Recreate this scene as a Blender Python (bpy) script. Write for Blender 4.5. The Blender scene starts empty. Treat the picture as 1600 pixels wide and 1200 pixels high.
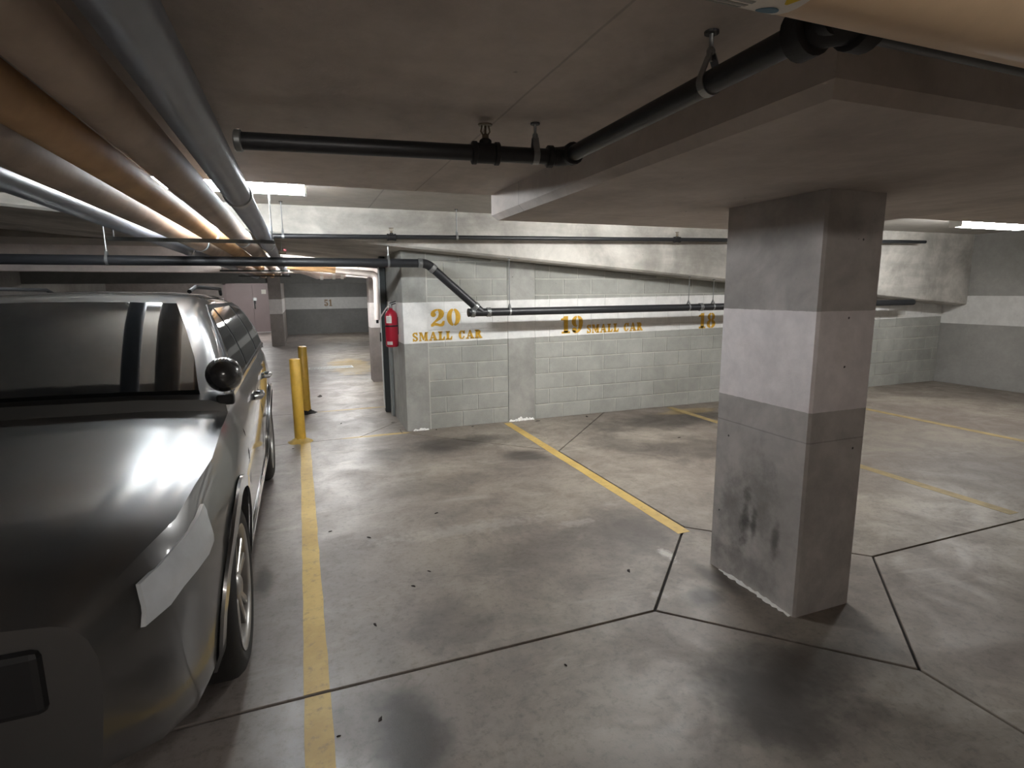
import bpy, bmesh, math, random
from mathutils import Vector, Matrix
random.seed(7)
R = math.radians
PI = math.pi
scene = bpy.context.scene
col = scene.collection

# ------------------------------------------------------------------ camera
CAM_H = 1.64
cam_data = bpy.data.cameras.new('camera')
cam_data.sensor_fit = 'HORIZONTAL'
cam_data.sensor_width = 36.0
cam_data.lens = 867.0 / 1600.0 * 36.0
cam_data.clip_start = 0.02
cam = bpy.data.objects.new('camera', cam_data)
col.objects.link(cam)
pitch, yaw, roll = R(9.489), R(20.734), R(-0.5)
F = Vector((math.sin(yaw) * math.cos(pitch), math.cos(yaw) * math.cos(pitch), -math.sin(pitch)))
R0 = Vector((math.cos(yaw), -math.sin(yaw), 0))
D0 = F.cross(R0)
RX = R0 * math.cos(roll) - D0 * math.sin(roll)
DN = R0 * math.sin(roll) + D0 * math.cos(roll)
m = Matrix((RX, -DN, -F)).transposed().to_4x4()
m.translation = Vector((0, 0, CAM_H))
cam.matrix_world = m
scene.camera = cam

# ------------------------------------------------------------------ world, exposure
world = bpy.data.worlds.new('world')
scene.world = world
world.use_nodes = True
world.node_tree.nodes['Background'].inputs[0].default_value = (0.8, 0.85, 0.9, 1)
world.node_tree.nodes['Background'].inputs[1].default_value = 0.02
vs = scene.view_settings
vs.view_transform = 'Standard'
vs.look = 'None'
vs.gamma = 1.0
vs.use_curve_mapping = False
vs.exposure = 2.17
LAMP_GAIN = 1.0
scene.cycles.max_bounces = 5
scene.cycles.diffuse_bounces = 4
scene.cycles.glossy_bounces = 2
scene.cycles.use_light_tree = False
scene.cycles.use_adaptive_sampling = True
scene.cycles.adaptive_threshold = 0.03
scene.cycles.sample_clamp_indirect = 6.0

# ------------------------------------------------------------------ materials
def lin(c):
    return tuple((v / 12.92 if v <= 0.04045 else ((v + 0.055) / 1.055) ** 2.4) for v in c)
def rgb(r, g, b):
    return lin((r / 255, g / 255, b / 255)) + (1,)

class NT:
    def __init__(s, name):
        s.m = bpy.data.materials.new(name)
        s.m.use_nodes = True
        s.t = s.m.node_tree
        s.b = s.t.nodes['Principled BSDF']
        s._pos = None
        s._cache = {}
    def n(s, ty, **kw):
        nd = s.t.nodes.new(ty)
        for k, v in kw.items():
            setattr(nd, k, v)
        return nd
    def put(s, sock, v):
        if hasattr(v, 'is_linked') or hasattr(v, 'links'):
            s.t.links.new(v, sock)
        else:
            sock.default_value = v
    def pos(s):
        if s._pos is None:
            g = s.n('ShaderNodeNewGeometry')
            s._pos = g.outputs['Position']
        return s._pos
    def xyz(s):
        if 'xyz' not in s._cache:
            sp = s.n('ShaderNodeSeparateXYZ')
            s.put(sp.inputs[0], s.pos())
            s._cache['xyz'] = sp.outputs
        return s._cache['xyz']
    def math(s, op, a, b=0.0, c=0.0, clamp=False):
        nd = s.n('ShaderNodeMath', operation=op, use_clamp=clamp)
        s.put(nd.inputs[0], a); s.put(nd.inputs[1], b); s.put(nd.inputs[2], c)
        return nd.outputs[0]
    def noise(s, scale, detail=5, rough=0.6, vec=None, dist=0.0, stretch=None):
        key = (scale, detail, rough, dist, stretch)
        if vec is None and key in s._cache: return s._cache[key]
        nd = s.n('ShaderNodeTexNoise')
        v = vec if vec is not None else s.pos()
        if stretch:
            mp = s.n('ShaderNodeMapping'); s.put(mp.inputs[0], v); mp.inputs['Scale'].default_value = stretch
            v = mp.outputs[0]
        s.put(nd.inputs['Vector'], v)
        nd.inputs['Scale'].default_value = scale; nd.inputs['Detail'].default_value = detail
        nd.inputs['Roughness'].default_value = rough; nd.inputs['Distortion'].default_value = dist
        if vec is None: s._cache[key] = nd.outputs['Fac']
        return nd.outputs['Fac']
    def ramp(s, f, lo, hi, a=0.0, b=1.0):
        nd = s.n('ShaderNodeMapRange', interpolation_type='SMOOTHSTEP')
        s.put(nd.inputs[0], f)
        for i, v in enumerate((lo, hi, a, b)):
            nd.inputs[1 + i].default_value = v
        return nd.outputs[0]
    def mix(s, f, a, b, mode='MIX'):
        nd = s.n('ShaderNodeMix', data_type='RGBA', blend_type=mode)
        s.put(nd.inputs[0], f); s.put(nd.inputs[6], a); s.put(nd.inputs[7], b)
        return nd.outputs[2]
    def bump(s, h, strength=0.2, dist=0.01):
        nd = s.n('ShaderNodeBump')
        nd.inputs['Strength'].default_value = strength; nd.inputs['Distance'].default_value = dist
        s.put(nd.inputs['Height'], h)
        s.put(s.b.inputs['Normal'], nd.outputs[0])
    def blob(s, ctr, rad, axes=(0, 1), dist=0.35, nscale=3.0, lo=0.5, hi=1.15):
        """soft irregular mask for stains and painted shade, 1 in the middle"""
        o = s.xyz()
        nz = s.noise(nscale, 4, 0.65)
        off = s.math('MULTIPLY', s.math('SUBTRACT', nz, 0.5), dist * 4)
        a = s.math('DIVIDE', s.math('SUBTRACT', o[axes[0]], ctr[0]), rad[0])
        b = s.math('DIVIDE', s.math('SUBTRACT', o[axes[1]], ctr[1]), rad[1])
        d = s.math('SQRT', s.math('ADD', s.math('MULTIPLY', a, a), s.math('MULTIPLY', b, b)))
        return s.ramp(s.math('ADD', d, off), lo, hi, 1.0, 0.0)

def simple(name, c, rough=0.5, metal=0.0, coat=0.0, var=0.06, nscale=12.0, bump=0.0, spec=0.5):
    t = NT(name)
    nz = t.noise(nscale, 4)
    k = t.ramp(nz, 0.25, 0.75, 1 - var, 1 + var)
    cc = t.n('ShaderNodeVectorMath', operation='SCALE')
    cc.inputs[0].default_value = c[:3]
    t.put(cc.inputs['Scale'], k)
    t.put(t.b.inputs['Base Color'], cc.outputs[0])
    t.b.inputs['Roughness'].default_value = rough
    t.b.inputs['Metallic'].default_value = metal
    t.b.inputs['Coat Weight'].default_value = coat
    t.b.inputs['Coat Roughness'].default_value = 0.06
    t.b.inputs['Specular IOR Level'].default_value = spec
    if bump:
        t.bump(t.noise(nscale * 6, 4), bump, 0.005)
    return t.m

def emit(name, c, strength):
    t = NT(name)
    t.b.inputs['Base Color'].default_value = (0.9, 0.9, 0.9, 1)
    t.b.inputs['Emission Color'].default_value = c
    t.b.inputs['Emission Strength'].default_value = strength
    return t.m

def concrete(name, c1, c2, band=None, band_c=None, big=0.9, contrast=0.35, pits=0.5, rough=0.85, per_obj=0.0,
             bump=0.25, dirt=None, seams=None, streak=None):
    t = NT(name)
    o = t.xyz()
    n1 = t.noise(big, 6, 0.62, dist=0.4)
    n2 = t.noise(9.0, 6, 0.7)
    n3 = t.noise(70.0, 3, 0.7)
    c = t.mix(t.ramp(n1, 0.5 - contrast / 2, 0.5 + contrast / 2), c1, c2)
    if streak:
        st = t.noise(1.6, 5, 0.6, stretch=streak)
        c = t.mix(t.ramp(st, 0.45, 0.75, 0.0, 0.45), c, tuple(v * 0.55 for v in c1[:3]) + (1,))
    if per_obj:
        oi = t.n('ShaderNodeObjectInfo')
        k = t.ramp(oi.outputs['Random'], 0.0, 1.0, -per_obj, per_obj)
        c = t.mix(1.0, c, t_gray(t, t.math('ADD', 1.0, k)), 'MULTIPLY')
    if band:
        (b0, bs), (t0, ts_) = band
        wob = t.math('MULTIPLY', t.math('SUBTRACT', t.noise(25, 2), 0.5), 0.006)
        z = t.math('ADD', o[2], wob)
        lo = t.math('GREATER_THAN', z, t.math('MULTIPLY_ADD', o[0], bs, b0))
        hi = t.math('LESS_THAN', z, t.math('MULTIPLY_ADD', o[0], ts_, t0))
        mk = t.math('MULTIPLY', lo, hi)
        wc = t.mix(t.ramp(n1, 0.3, 0.7), band_c, tuple(v * 0.9 for v in band_c[:3]) + (1,))
        c = t.mix(mk, c, wc)
    c = t.mix(t.ramp(n2, 0.3, 0.72, 0.14, 0.0), c, (0.02, 0.02, 0.02, 1))
    if pits:
        vo = t.n('ShaderNodeTexVoronoi'); t.put(vo.inputs['Vector'], t.pos()); vo.inputs['Scale'].default_value = 13.0
        pm = t.math('MULTIPLY', t.ramp(vo.outputs['Distance'], 0.05, 0.12, 1, 0), t.math('GREATER_THAN', t.noise(7.0, 2), 0.62))
        c = t.mix(t.math('MULTIPLY', pm, pits), c, (0.03, 0.03, 0.03, 1))
    if seams:
        for ax, v, w in seams:
            d = t.math('ABSOLUTE', t.math('SUBTRACT', o[ax], t.math('ADD', v, t.math('MULTIPLY', t.math('SUBTRACT', t.noise(3.0, 3), 0.5), 0.012))))
            c = t.mix(t.ramp(d, w * 0.3, w, 0.3, 0.0), c, (0.02, 0.02, 0.02, 1))
    if dirt:
        for (ctr, rad, axes, st, dc) in dirt:
            c = t.mix(t.math('MULTIPLY', t.blob(ctr, rad, axes, 0.5, 9.0, 0.1, 1.35), st), c, dc)
    t.put(t.b.inputs['Base Color'], c)
    t.b.inputs['Roughness'].default_value = rough
    h = t.math('ADD', t.math('MULTIPLY', n2, 0.6), t.math('MULTIPLY', n3, 0.4))
    t.bump(h, bump, 0.006)
    return t.m

def t_gray(t, v):
    cb = t.n('ShaderNodeCombineColor')
    for i in range(3):
        t.put(cb.inputs[i], v)
    return cb.outputs[0]

BAND = ((1.045 - 1.1 * 0.011, 0.011), (1.520 - 1.1 * 0.0095, 0.0095))
WHITE = rgb(240, 239, 236)
M = {}
M['block'] = concrete('painted_block', rgb(158, 158, 151), rgb(174, 174, 167), BAND, WHITE, big=1.2, per_obj=0.05, pits=0.25, bump=0.5)
M['mortar'] = concrete('mortar', rgb(188, 187, 179), rgb(202, 200, 192), BAND, WHITE, pits=0, bump=0.4)
M['pilaster'] = concrete('pilaster_concrete', rgb(150, 149, 143), rgb(172, 171, 165), BAND, WHITE, big=2.2, pits=0.9, bump=0.4)
M['beam'] = concrete('board_formed_beam', rgb(160, 156, 149), rgb(216, 212, 204), big=1.4, contrast=0.42, pits=0.3, bump=0.5, streak=(0.35, 1, 2.2))
M['ceil'] = concrete('slab_soffit', rgb(178, 168, 160), rgb(208, 198, 190), big=0.7, contrast=0.5, pits=0.3, streak=(1.5, 0.5, 1), seams=[(0, 0.69, 0.006), (1, 0.4, 0.005), (0, -1.75, 0.006)], bump=0.3)
M['ceil_up'] = concrete('upper_soffit', rgb(165, 160, 152), rgb(185, 180, 172), big=0.7, contrast=0.5, pits=0.2, seams=[(0, 0.735, 0.009), (0, 3.2, 0.008)])
M['panel'] = concrete('drop_panel_concrete', rgb(180, 170, 163), rgb(208, 199, 192), big=1.1, contrast=0.5, pits=0.6, streak=(1, 0.6, 1), seams=[(1, 2.95, 0.006)])
DK = (0.018, 0.017, 0.016, 1)
PILLAR_BAND = ((1.055, 0.0), (1.535, 0.0))
M['pillar'] = concrete('pillar_concrete', rgb(164, 158, 154), rgb(194, 187, 183), PILLAR_BAND, rgb(244, 236, 236), big=2.6, contrast=0.4, pits=1.0, bump=0.35,
    seams=[(2, 0.905, 0.005)],
    dirt=[((2.36, 0.36), (0.12, 0.26), (1, 2), 0.42, DK), ((2.265, 0.40), (0.04, 0.15), (1, 2), 0.7, DK), ((2.20, 0.38), (0.02, 0.10), (1, 2), 0.6, DK),
          ((2.16, 0.55), (0.10, 0.24), (1, 2), 0.35, DK), ((2.05, 0.36), (0.03, 0.11), (1, 2), 0.6, DK), ((2.30, 0.12), (0.30, 0.10), (1, 2), 0.3, DK)])
M['far_pillar'] = concrete('far_pillar_concrete', rgb(128, 120, 116), rgb(150, 142, 138), ((1.005, 0), (1.457, 0)), rgb(226, 220, 218), pits=0.4)
M['far_wall'] = concrete('far_wall_paint', rgb(118, 118, 116), rgb(130, 130, 128), ((1.0, 0), (1.464, 0)), rgb(205, 205, 203), pits=0.2)
M['plain_wall'] = concrete('plain_wall', rgb(140, 138, 134), rgb(160, 158, 154), ((1.03, 0), (1.5, 0)), rgb(220, 219, 216), pits=0.4)

def floor_mat():
    t = NT('garage_floor_concrete')
    o = t.xyz()
    n1 = t.noise(0.55, 6, 0.62, dist=0.8)
    n2 = t.noise(2.3, 7, 0.7, dist=0.6)
    n3 = t.noise(28.0, 5, 0.75)
    n4 = t.noise(150.0, 2, 0.6)
    c = t.mix(t.ramp(n1, 0.36, 0.64), rgb(124, 114, 105), rgb(152, 143, 131))
    c = t.mix(t.ramp(n2, 0.38, 0.66, 0.0, 0.45), c, rgb(94, 86, 80))
    left = t.ramp(o[0], 0.1, 1.1, 1.0, 0.0)                # the worn strip beside the parked car is cooler and smoother
    c = t.mix(t.math('MULTIPLY', left, 0.45), c, rgb(138, 131, 132))
    n5 = t.noise(7.5, 6, 0.72, dist=0.5)
    c = t.mix(t.ramp(n5, 0.46, 0.70, 0.0, 0.35), c, rgb(88, 80, 75))
    c = t.mix(t.ramp(n3, 0.48, 0.72, 0.0, 0.42), c, rgb(70, 64, 60))
    fw = t.noise(1.3, 6, 0.7, stretch=(0.6, 2.2, 1), dist=1.2)
    c = t.mix(t.ramp(fw, 0.56, 0.72, 0.0, 0.36), c, rgb(176, 170, 160))
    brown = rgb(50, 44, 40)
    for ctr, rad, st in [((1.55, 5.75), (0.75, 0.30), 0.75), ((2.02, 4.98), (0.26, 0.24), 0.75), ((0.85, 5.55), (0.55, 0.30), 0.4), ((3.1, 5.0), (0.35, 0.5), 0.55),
                         ((4.4, 5.75), (1.5, 0.45), 0.75), ((3.7, 4.6), (0.6, 0.5), 0.6), ((1.68, 1.50), (0.36, 0.34), 0.85), ((0.28, 1.85), (0.15, 0.42), 0.85), ((2.0, 1.62), (0.5, 0.16), 0.6),  # near narrow patch right of the long stripe: shadow column painted in
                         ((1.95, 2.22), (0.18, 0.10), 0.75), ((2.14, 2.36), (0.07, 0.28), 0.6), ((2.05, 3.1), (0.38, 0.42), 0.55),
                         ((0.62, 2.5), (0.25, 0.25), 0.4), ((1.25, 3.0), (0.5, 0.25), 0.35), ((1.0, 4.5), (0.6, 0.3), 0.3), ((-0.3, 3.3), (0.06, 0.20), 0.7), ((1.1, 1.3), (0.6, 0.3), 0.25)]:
        c = t.mix(t.math('MULTIPLY', t.blob(ctr, rad, dist=0.42, nscale=2.6, lo=0.35, hi=1.25), st), c, brown)  # darkens the floor in soft patches
    for ctr, rad, st in [((1.0, 3.55), (0.85, 0.14), 0.16), ((1.75, 3.35), (0.2, 0.08), 0.2), ((2.06, 2.70), (0.05, 0.13), 0.55), ((1.74, 2.33), (0.07, 0.06), 0.22)]:
        c = t.mix(t.math('MULTIPLY', t.blob(ctr, rad, dist=0.6, nscale=19.0, lo=0.2, hi=1.0), st), c, rgb(206, 201, 193))
    for ctr, rad, st in [((1.0, 13.0), (0.55, 1.6), 0.5), ((0.75, 6.42), (0.42, 0.05), 0.65), ((0.6, 8.05), (0.6, 0.05), 0.55), ((4.9, 6.1), (0.5, 0.16), 0.2)]:
        c = t.mix(t.math('MULTIPLY', t.blob(ctr, rad, dist=0.3, nscale=4.0, lo=0.6, hi=1.1), st), c, rgb(206, 172, 88))
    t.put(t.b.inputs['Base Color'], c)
    rr = t.math('ADD', t.ramp(n2, 0.3, 0.7, 0.42, 0.62), t.math('MULTIPLY', left, -0.12))
    t.put(t.b.inputs['Roughness'], rr)
    t.bump(t.math('ADD', t.math('MULTIPLY', n3, 0.7), t.math('MULTIPLY', n4, 0.3)), 0.14, 0.006)
    return t.m
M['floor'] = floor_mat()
M['joint'] = simple('joint_filler', rgb(34, 31, 29), 0.9)

def paint_yellow():
    t = NT('yellow_road_paint')
    n = t.noise(22, 5, 0.7); n2 = t.noise(2.2, 5, 0.7)
    c = t.mix(t.ramp(n2, 0.35, 0.65), rgb(184, 152, 80), rgb(202, 172, 98))
    c = t.mix(t.ramp(n, 0.50, 0.74, 0.0, 0.6), c, rgb(128, 112, 80))
    t.put(t.b.inputs['Base Color'], c)
    t.b.inputs['Roughness'].default_value = 0.5
    t.bump(n, 0.1, 0.003)
    return t.m
M['yline'] = paint_yellow()
M['worn'] = simple('worn_yellow_paint', rgb(150, 130, 86), 0.6, var=0.3, nscale=7)
M['stencil'] = simple('ochre_stencil_paint', rgb(206, 160, 52), 0.7, var=0.12, nscale=30)
M['stencil_far'] = simple('brown_stencil_paint', rgb(142, 122, 98), 0.8)
M['bollard'] = simple('yellow_bollard_paint', rgb(208, 166, 66), 0.45, var=0.1, nscale=14, bump=0.1)
M['black_pipe'] = simple('black_steel_pipe', rgb(36, 37, 40), 0.42, metal=0.0, var=0.15, nscale=25, bump=0.05)
M['black_cast'] = simple('black_cast_fitting', rgb(26, 26, 28), 0.55, var=0.15, nscale=40, bump=0.2)
M['zinc'] = simple('zinc_plated_steel', rgb(150, 152, 152), 0.4, metal=0.8, var=0.15)
M['brass'] = simple('dull_brass', rgb(120, 108, 92), 0.4, metal=0.8, var=0.1)
M['grey_pipe'] = simple('grey_painted_pipe', rgb(120, 124, 134), 0.42, var=0.08, nscale=6)
M['wrap'] = simple('tan_pipe_wrap', rgb(176, 158, 142), 0.7, var=0.15, nscale=5, bump=0.15)
M['wrap2'] = simple('ochre_pipe_wrap', rgb(192, 154, 112), 0.7, var=0.15, nscale=5, bump=0.15)
M['wrapw'] = simple('white_pipe_wrap', rgb(222, 212, 208), 0.7, var=0.1, nscale=6, bump=0.15)
M['white'] = simple('white_enamel', rgb(228, 228, 226), 0.5)
M['dark_steel'] = simple('dark_green_grey_steel', rgb(58, 62, 62), 0.55, var=0.12, nscale=8)
M['grey_steel'] = simple('grey_galvanised_track', rgb(150, 155, 154), 0.5, metal=0.3, var=0.1)
M['red'] = simple('extinguisher_red', rgb(176, 30, 52), 0.3, var=0.05)
M['black'] = simple('black_plastic', rgb(22, 22, 24), 0.45)
M['label'] = simple('paper_label', rgb(226, 222, 214), 0.7)
M['label_print'] = simple('label_grey_print', rgb(150, 150, 146), 0.8)
M['label_yellow'] = simple('label_warning_yellow', rgb(214, 186, 50), 0.7)
M['label_blue'] = simple('label_blue', rgb(80, 116, 138), 0.7)
M['beige'] = simple('beige_enamel', rgb(206, 180, 148), 0.5)
M['door'] = simple('mauve_door_paint', rgb(138, 122, 122), 0.5, var=0.05, nscale=2)
M['efflor'] = simple('white_efflorescence', rgb(236, 234, 230), 0.9, bump=0.5, nscale=40)
M['grate'] = simple('galvanised_grate', rgb(190, 190, 186), 0.4, metal=0.5)
M['dirt'] = simple('dark_debris', rgb(40, 32, 28), 0.9)
# car
M['paint'] = simple('dark_grey_metallic_paint', rgb(100, 100, 100), 0.28, metal=0.7, coat=1.0, var=0.02)
M['glass'] = simple('dark_tinted_glass', rgb(26, 28, 30), 0.05, var=0.0, spec=0.8)
M['chrome'] = simple('chrome', rgb(215, 215, 215), 0.12, metal=1.0, var=0.02)
M['rubber'] = simple('tyre_rubber', rgb(34, 33, 33), 0.75, bump=0.1)
M['alloy'] = simple('silver_alloy', rgb(170, 168, 165), 0.32, metal=0.8, var=0.04)
M['trim'] = simple('dark_plastic_trim', rgb(30, 30, 32), 0.6)
M['mirror'] = simple('dark_mirror_housing', rgb(52, 52, 54), 0.25, coat=0.8, var=0.02)
M['tail'] = simple('red_tail_lens', rgb(110, 20, 20), 0.15, coat=1.0)
M['headl'] = simple('headlamp_lens', rgb(200, 205, 210), 0.1, coat=1.0)
M['handle'] = simple('satin_chrome_handle', rgb(190, 190, 190), 0.2, metal=0.9)

# ------------------------------------------------------------------ mesh helpers
ORG = {}
def finish(name, bm, mat, parent=None, smooth=False, autosmooth=None, loc=None):
    me = bpy.data.meshes.new(name)
    bmesh.ops.recalc_face_normals(bm, faces=bm.faces)
    if parent is not None:
        org = ORG[parent.name]
    elif loc is not None:
        org = Vector(loc)
    else:
        xs = [v.co for v in bm.verts]
        org = Vector((sum(v.x for v in xs) / len(xs), sum(v.y for v in xs) / len(xs), min(v.z for v in xs)))
    bmesh.ops.translate(bm, verts=bm.verts, vec=-org)
    if smooth:
        for f in bm.faces:
            f.smooth = True
        lim = R(autosmooth or 40)
        for e in bm.edges:
            if len(e.link_faces) == 2 and e.calc_face_angle(0) > lim:
                e.smooth = False
    bm.to_mesh(me); bm.free()
    me.materials.append(mat)
    o = bpy.data.objects.new(name, me)
    col.objects.link(o)
    if parent is not None:
        o.parent = parent
    else:
        o.location = org
    ORG[o.name] = org
    return o
def thing(name, loc, label, cat, group=None):
    o = bpy.data.objects.new(name, None)
    o.empty_display_size = 0.1
    o.location = loc
    col.objects.link(o)
    ORG[o.name] = Vector(loc)
    return tag(o, label, cat, group)
def tag(o, label=None, cat=None, group=None, kind=None):
    if label: o['label'] = label
    if cat: o['category'] = cat
    if group: o['group'] = group
    if kind: o['kind'] = kind
    return o
def struct(o, label, cat):
    return tag(o, label, cat, None, 'structure')

def box(bm, x0, x1, y0, y1, z0, z1):
    vs_ = [bm.verts.new(p) for p in ((x0, y0, z0), (x1, y0, z0), (x1, y1, z0), (x0, y1, z0), (x0, y0, z1), (x1, y0, z1), (x1, y1, z1), (x0, y1, z1))]
    for f in ((0, 3, 2, 1), (4, 5, 6, 7), (0, 1, 5, 4), (1, 2, 6, 5), (2, 3, 7, 6), (3, 0, 4, 7)):
        bm.faces.new([vs_[i] for i in f])
    return vs_
def prism(bm, poly, axis, a0, a1):
    """poly in the two other axes (in order), extruded along axis"""
    def mk(p, a):
        if axis == 'x': return (a, p[0], p[1])
        if axis == 'y': return (p[0], a, p[1])
        return (p[0], p[1], a)
    A = [bm.verts.new(mk(p, a0)) for p in poly]; B = [bm.verts.new(mk(p, a1)) for p in poly]
    bm.faces.new(A); bm.faces.new(B[::-1])
    n = len(poly)
    for i in range(n):
        bm.faces.new((A[i], A[(i + 1) % n], B[(i + 1) % n], B[i]))
def frame_of(d):
    d = Vector(d).normalized()
    up = Vector((0, 0, 1)) if abs(d.z) < 0.9 else Vector((1, 0, 0))
    a = d.cross(up).normalized(); b = a.cross(d).normalized()
    return d, a, b
def tube(bm, pts, r, n=16, cap=True):
    pts = [Vector(p) for p in pts]
    rings = []
    rs = r if isinstance(r, (list, tuple)) else [r] * len(pts)
    prev = None
    for i, p in enumerate(pts):
        if i == 0: d = pts[1] - p
        elif i == len(pts) - 1: d = p - pts[i - 1]
        else: d = (pts[i + 1] - p).normalized() + (p - pts[i - 1]).normalized()
        d, a, b = frame_of(d)
        if prev is not None:
            a = (prev - d * prev.dot(d)).normalized(); b = a.cross(d)
        prev = a
        rings.append([bm.verts.new(p + (a * math.cos(2 * PI * k / n) + b * math.sin(2 * PI * k / n)) * rs[i]) for k in range(n)])
    for A, B in zip(rings, rings[1:]):
        for k in range(n):
            bm.faces.new((A[k], A[(k + 1) % n], B[(k + 1) % n], B[k]))
    if cap:
        bm.faces.new(rings[0][::-1]); bm.faces.new(rings[-1])
def lathe(bm, prof, org, axis=(0, 0, 1), n=24, cap=True):
    """prof: list of (radius, height) along axis"""
    d, a, b = frame_of(axis)
    org = Vector(org)
    rings = []
    for r, h in prof:
        if r < 1e-5: rings.append([bm.verts.new(org + d * h)])
        else: rings.append([bm.verts.new(org + d * h + (a * math.cos(2 * PI * k / n) + b * math.sin(2 * PI * k / n)) * r) for k in range(n)])
    for A, B in zip(rings, rings[1:]):
        for k in range(n):
            if len(A) == 1 and len(B) == 1: continue
            if len(A) == 1: bm.faces.new((A[0], B[(k + 1) % n], B[k]))
            elif len(B) == 1: bm.faces.new((A[k], A[(k + 1) % n], B[0]))
            else: bm.faces.new((A[k], A[(k + 1) % n], B[(k + 1) % n], B[k]))
    for Q in (rings[0], rings[-1]):
        if cap and len(Q) > 1:
            try: bm.faces.new(Q)
            except ValueError: pass
def B(): return bmesh.new()
def bevel(bm, w, seg=2, edges=None):
    bmesh.ops.bevel(bm, geom=list(edges if edges is not None else bm.edges), offset=w, segments=seg, affect='EDGES', profile=0.5)
def arc3(p0, c, p1, n=6):
    p0, c, p1 = Vector(p0), Vector(c), Vector(p1)
    return [(1 - t) ** 2 * p0 + 2 * t * (1 - t) * c + t * t * p1 for t in [i / n for i in range(n + 1)]]
def copy_tree(o, parent=None, delta=None):
    c = o.copy(); col.objects.link(c); c.parent = parent
    ORG[c.name] = ORG[o.name].copy()
    for ch in o.children: copy_tree(ch, c)
    return c

# ------------------------------------------------------------------ setting
XL, XR, YB, YF = -7.0, 10.5, -4.0, 26.3
YW = 6.47                                   # face of the block wall
def zb(x): return 2.19 - 0.082 * (x - 0.17)  # underside of the ramp
ZN, ZU, ZC = 2.232, 2.50, 2.40              # near slab, raised slab, passage ceiling
YE, YR = 3.42, 6.10                         # edge of near slab, face of ramp beam

# floor: sub-base with slab panels divided by open control joints
bm = B(); box(bm, XL, XR, YB, YF, -0.2, -0.012)
floor = struct(finish('floor', bm, M['joint'], loc=(0, 0, -0.2)), 'stained grey concrete garage floor divided by dark joints', 'floor')
def inset(poly, d):
    n = len(poly); out = []
    for i in range(n):
        p0, p, p1 = Vector(poly[i - 1]), Vector(poly[i]), Vector(poly[(i + 1) % n])
        e0 = (p - p0).normalized(); e1 = (p1 - p).normalized()
        n0 = Vector((-e0.y, e0.x)); n1 = Vector((-e1.y, e1.x))
        k = (n0 + n1) / (1 + n0.dot(n1))
        out.append(tuple(p + k * d))
    return out
panels = [
    [(XL, YB), (2.42, YB), (2.42, 1.41), (1.62, 2.215), (XL, 2.215)],
    [(2.42, YB), (XR, YB), (XR, 2.215), (3.22, 2.215), (2.42, 1.41)],
    [(1.62, 2.215), (2.42, 1.41), (3.22, 2.215), (2.42, 3.01)],
    [(XL, 2.215), (1.62, 2.215), (2.42, 3.01), (2.42, 5.04), (1.04, 6.42), (XL, 6.42)],
    [(3.22, 2.215), (XR, 2.215), (XR, 6.6), (3.9, 6.6), (2.42, 5.04), (2.42, 3.01)],
    [(2.42, 5.04), (3.9, 6.6), (1.04, 6.6), (1.04, 6.42)],
    [(XL, 6.42), (0.55, 6.42), (1.6, 7.6), (1.6, 8.05), (XL, 8.05)],
    [(0.55, 6.42), (1.04, 6.42), (1.04, 6.6), (XR, 6.6), (XR, 8.05), (1.6, 8.05), (1.6, 7.6)],
    [(XL, 8.05), (XR, 8.05), (XR, 11.2), (XL, 11.2)],
    [(XL, 11.2), (XR, 11.2), (XR, 18.5), (XL, 18.5)],
    [(XL, 18.5), (XR, 18.5), (XR, YF), (XL, YF)],
]
for i, p in enumerate(panels):
    bm = B(); prism(bm, inset(p, 0.0065 if i < 6 else 0.004), 'z', -0.012, 0.0)
    tops = [e for e in bm.edges if all(v.co.z > -0.001 for v in e.verts)]
    bevel(bm, 0.003, 1, tops)
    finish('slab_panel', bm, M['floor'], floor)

# near slab and its drop panel
bm = B(); box(bm, XL, XR, YB, YE, ZN, 2.75)
struct(finish('ceiling', bm, M['ceil']), 'dark low concrete slab overhead, nearest the viewer', 'ceiling')
bm = B(); v = box(bm, 1.165, 3.675, 1.0, 3.415, 2.077, ZN + 0.002)
bevel(bm, 0.032, 1, [e for e in bm.edges if all(q.co.z < 2.1 for q in e.verts)])
struct(finish('trim_1', bm, M['panel']), 'thick square drop panel of concrete capping the right pillar', 'drop panel')
# raised slab
bm = B(); box(bm, XL, XR, YE, YR + 0.3, ZU, 2.75)
struct(finish('ceiling', bm, M['ceil_up']), 'raised concrete ceiling strip beyond the low slab edge', 'ceiling')
# ramp with sloping underside
bm = B()
xs = (XL, 0.17 - (ZU - 2.19) / 0.082, XR)
sect = []
for x in (xs[1], XR):
    z = zb(x)
    sect.append([bm.verts.new((x, YR, ZU + 0.2)), bm.verts.new((x, YR, z + 0.022)), bm.verts.new((x, YR + 0.03, z)), bm.verts.new((x, 9.3, z)), bm.verts.new((x, 9.3, ZU + 0.2))])
for i in range(5):
    bm.faces.new((sect[0][i], sect[0][(i + 1) % 5], sect[1][(i + 1) % 5], sect[1][i]))
bm.faces.new(sect[0]); bm.faces.new(sect[1][::-1])
struct(finish('trim_2', bm, M['beam']), 'pale board-marked concrete ramp beam sloping down above the numbered wall', 'beam')
bm = B(); box(bm, XL, xs[1], YR + 0.3, 9.3, ZU, 2.75)
struct(finish('ceiling', bm, M['ceil_up']), 'flat ceiling left of the sloping ramp', 'ceiling')
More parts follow.
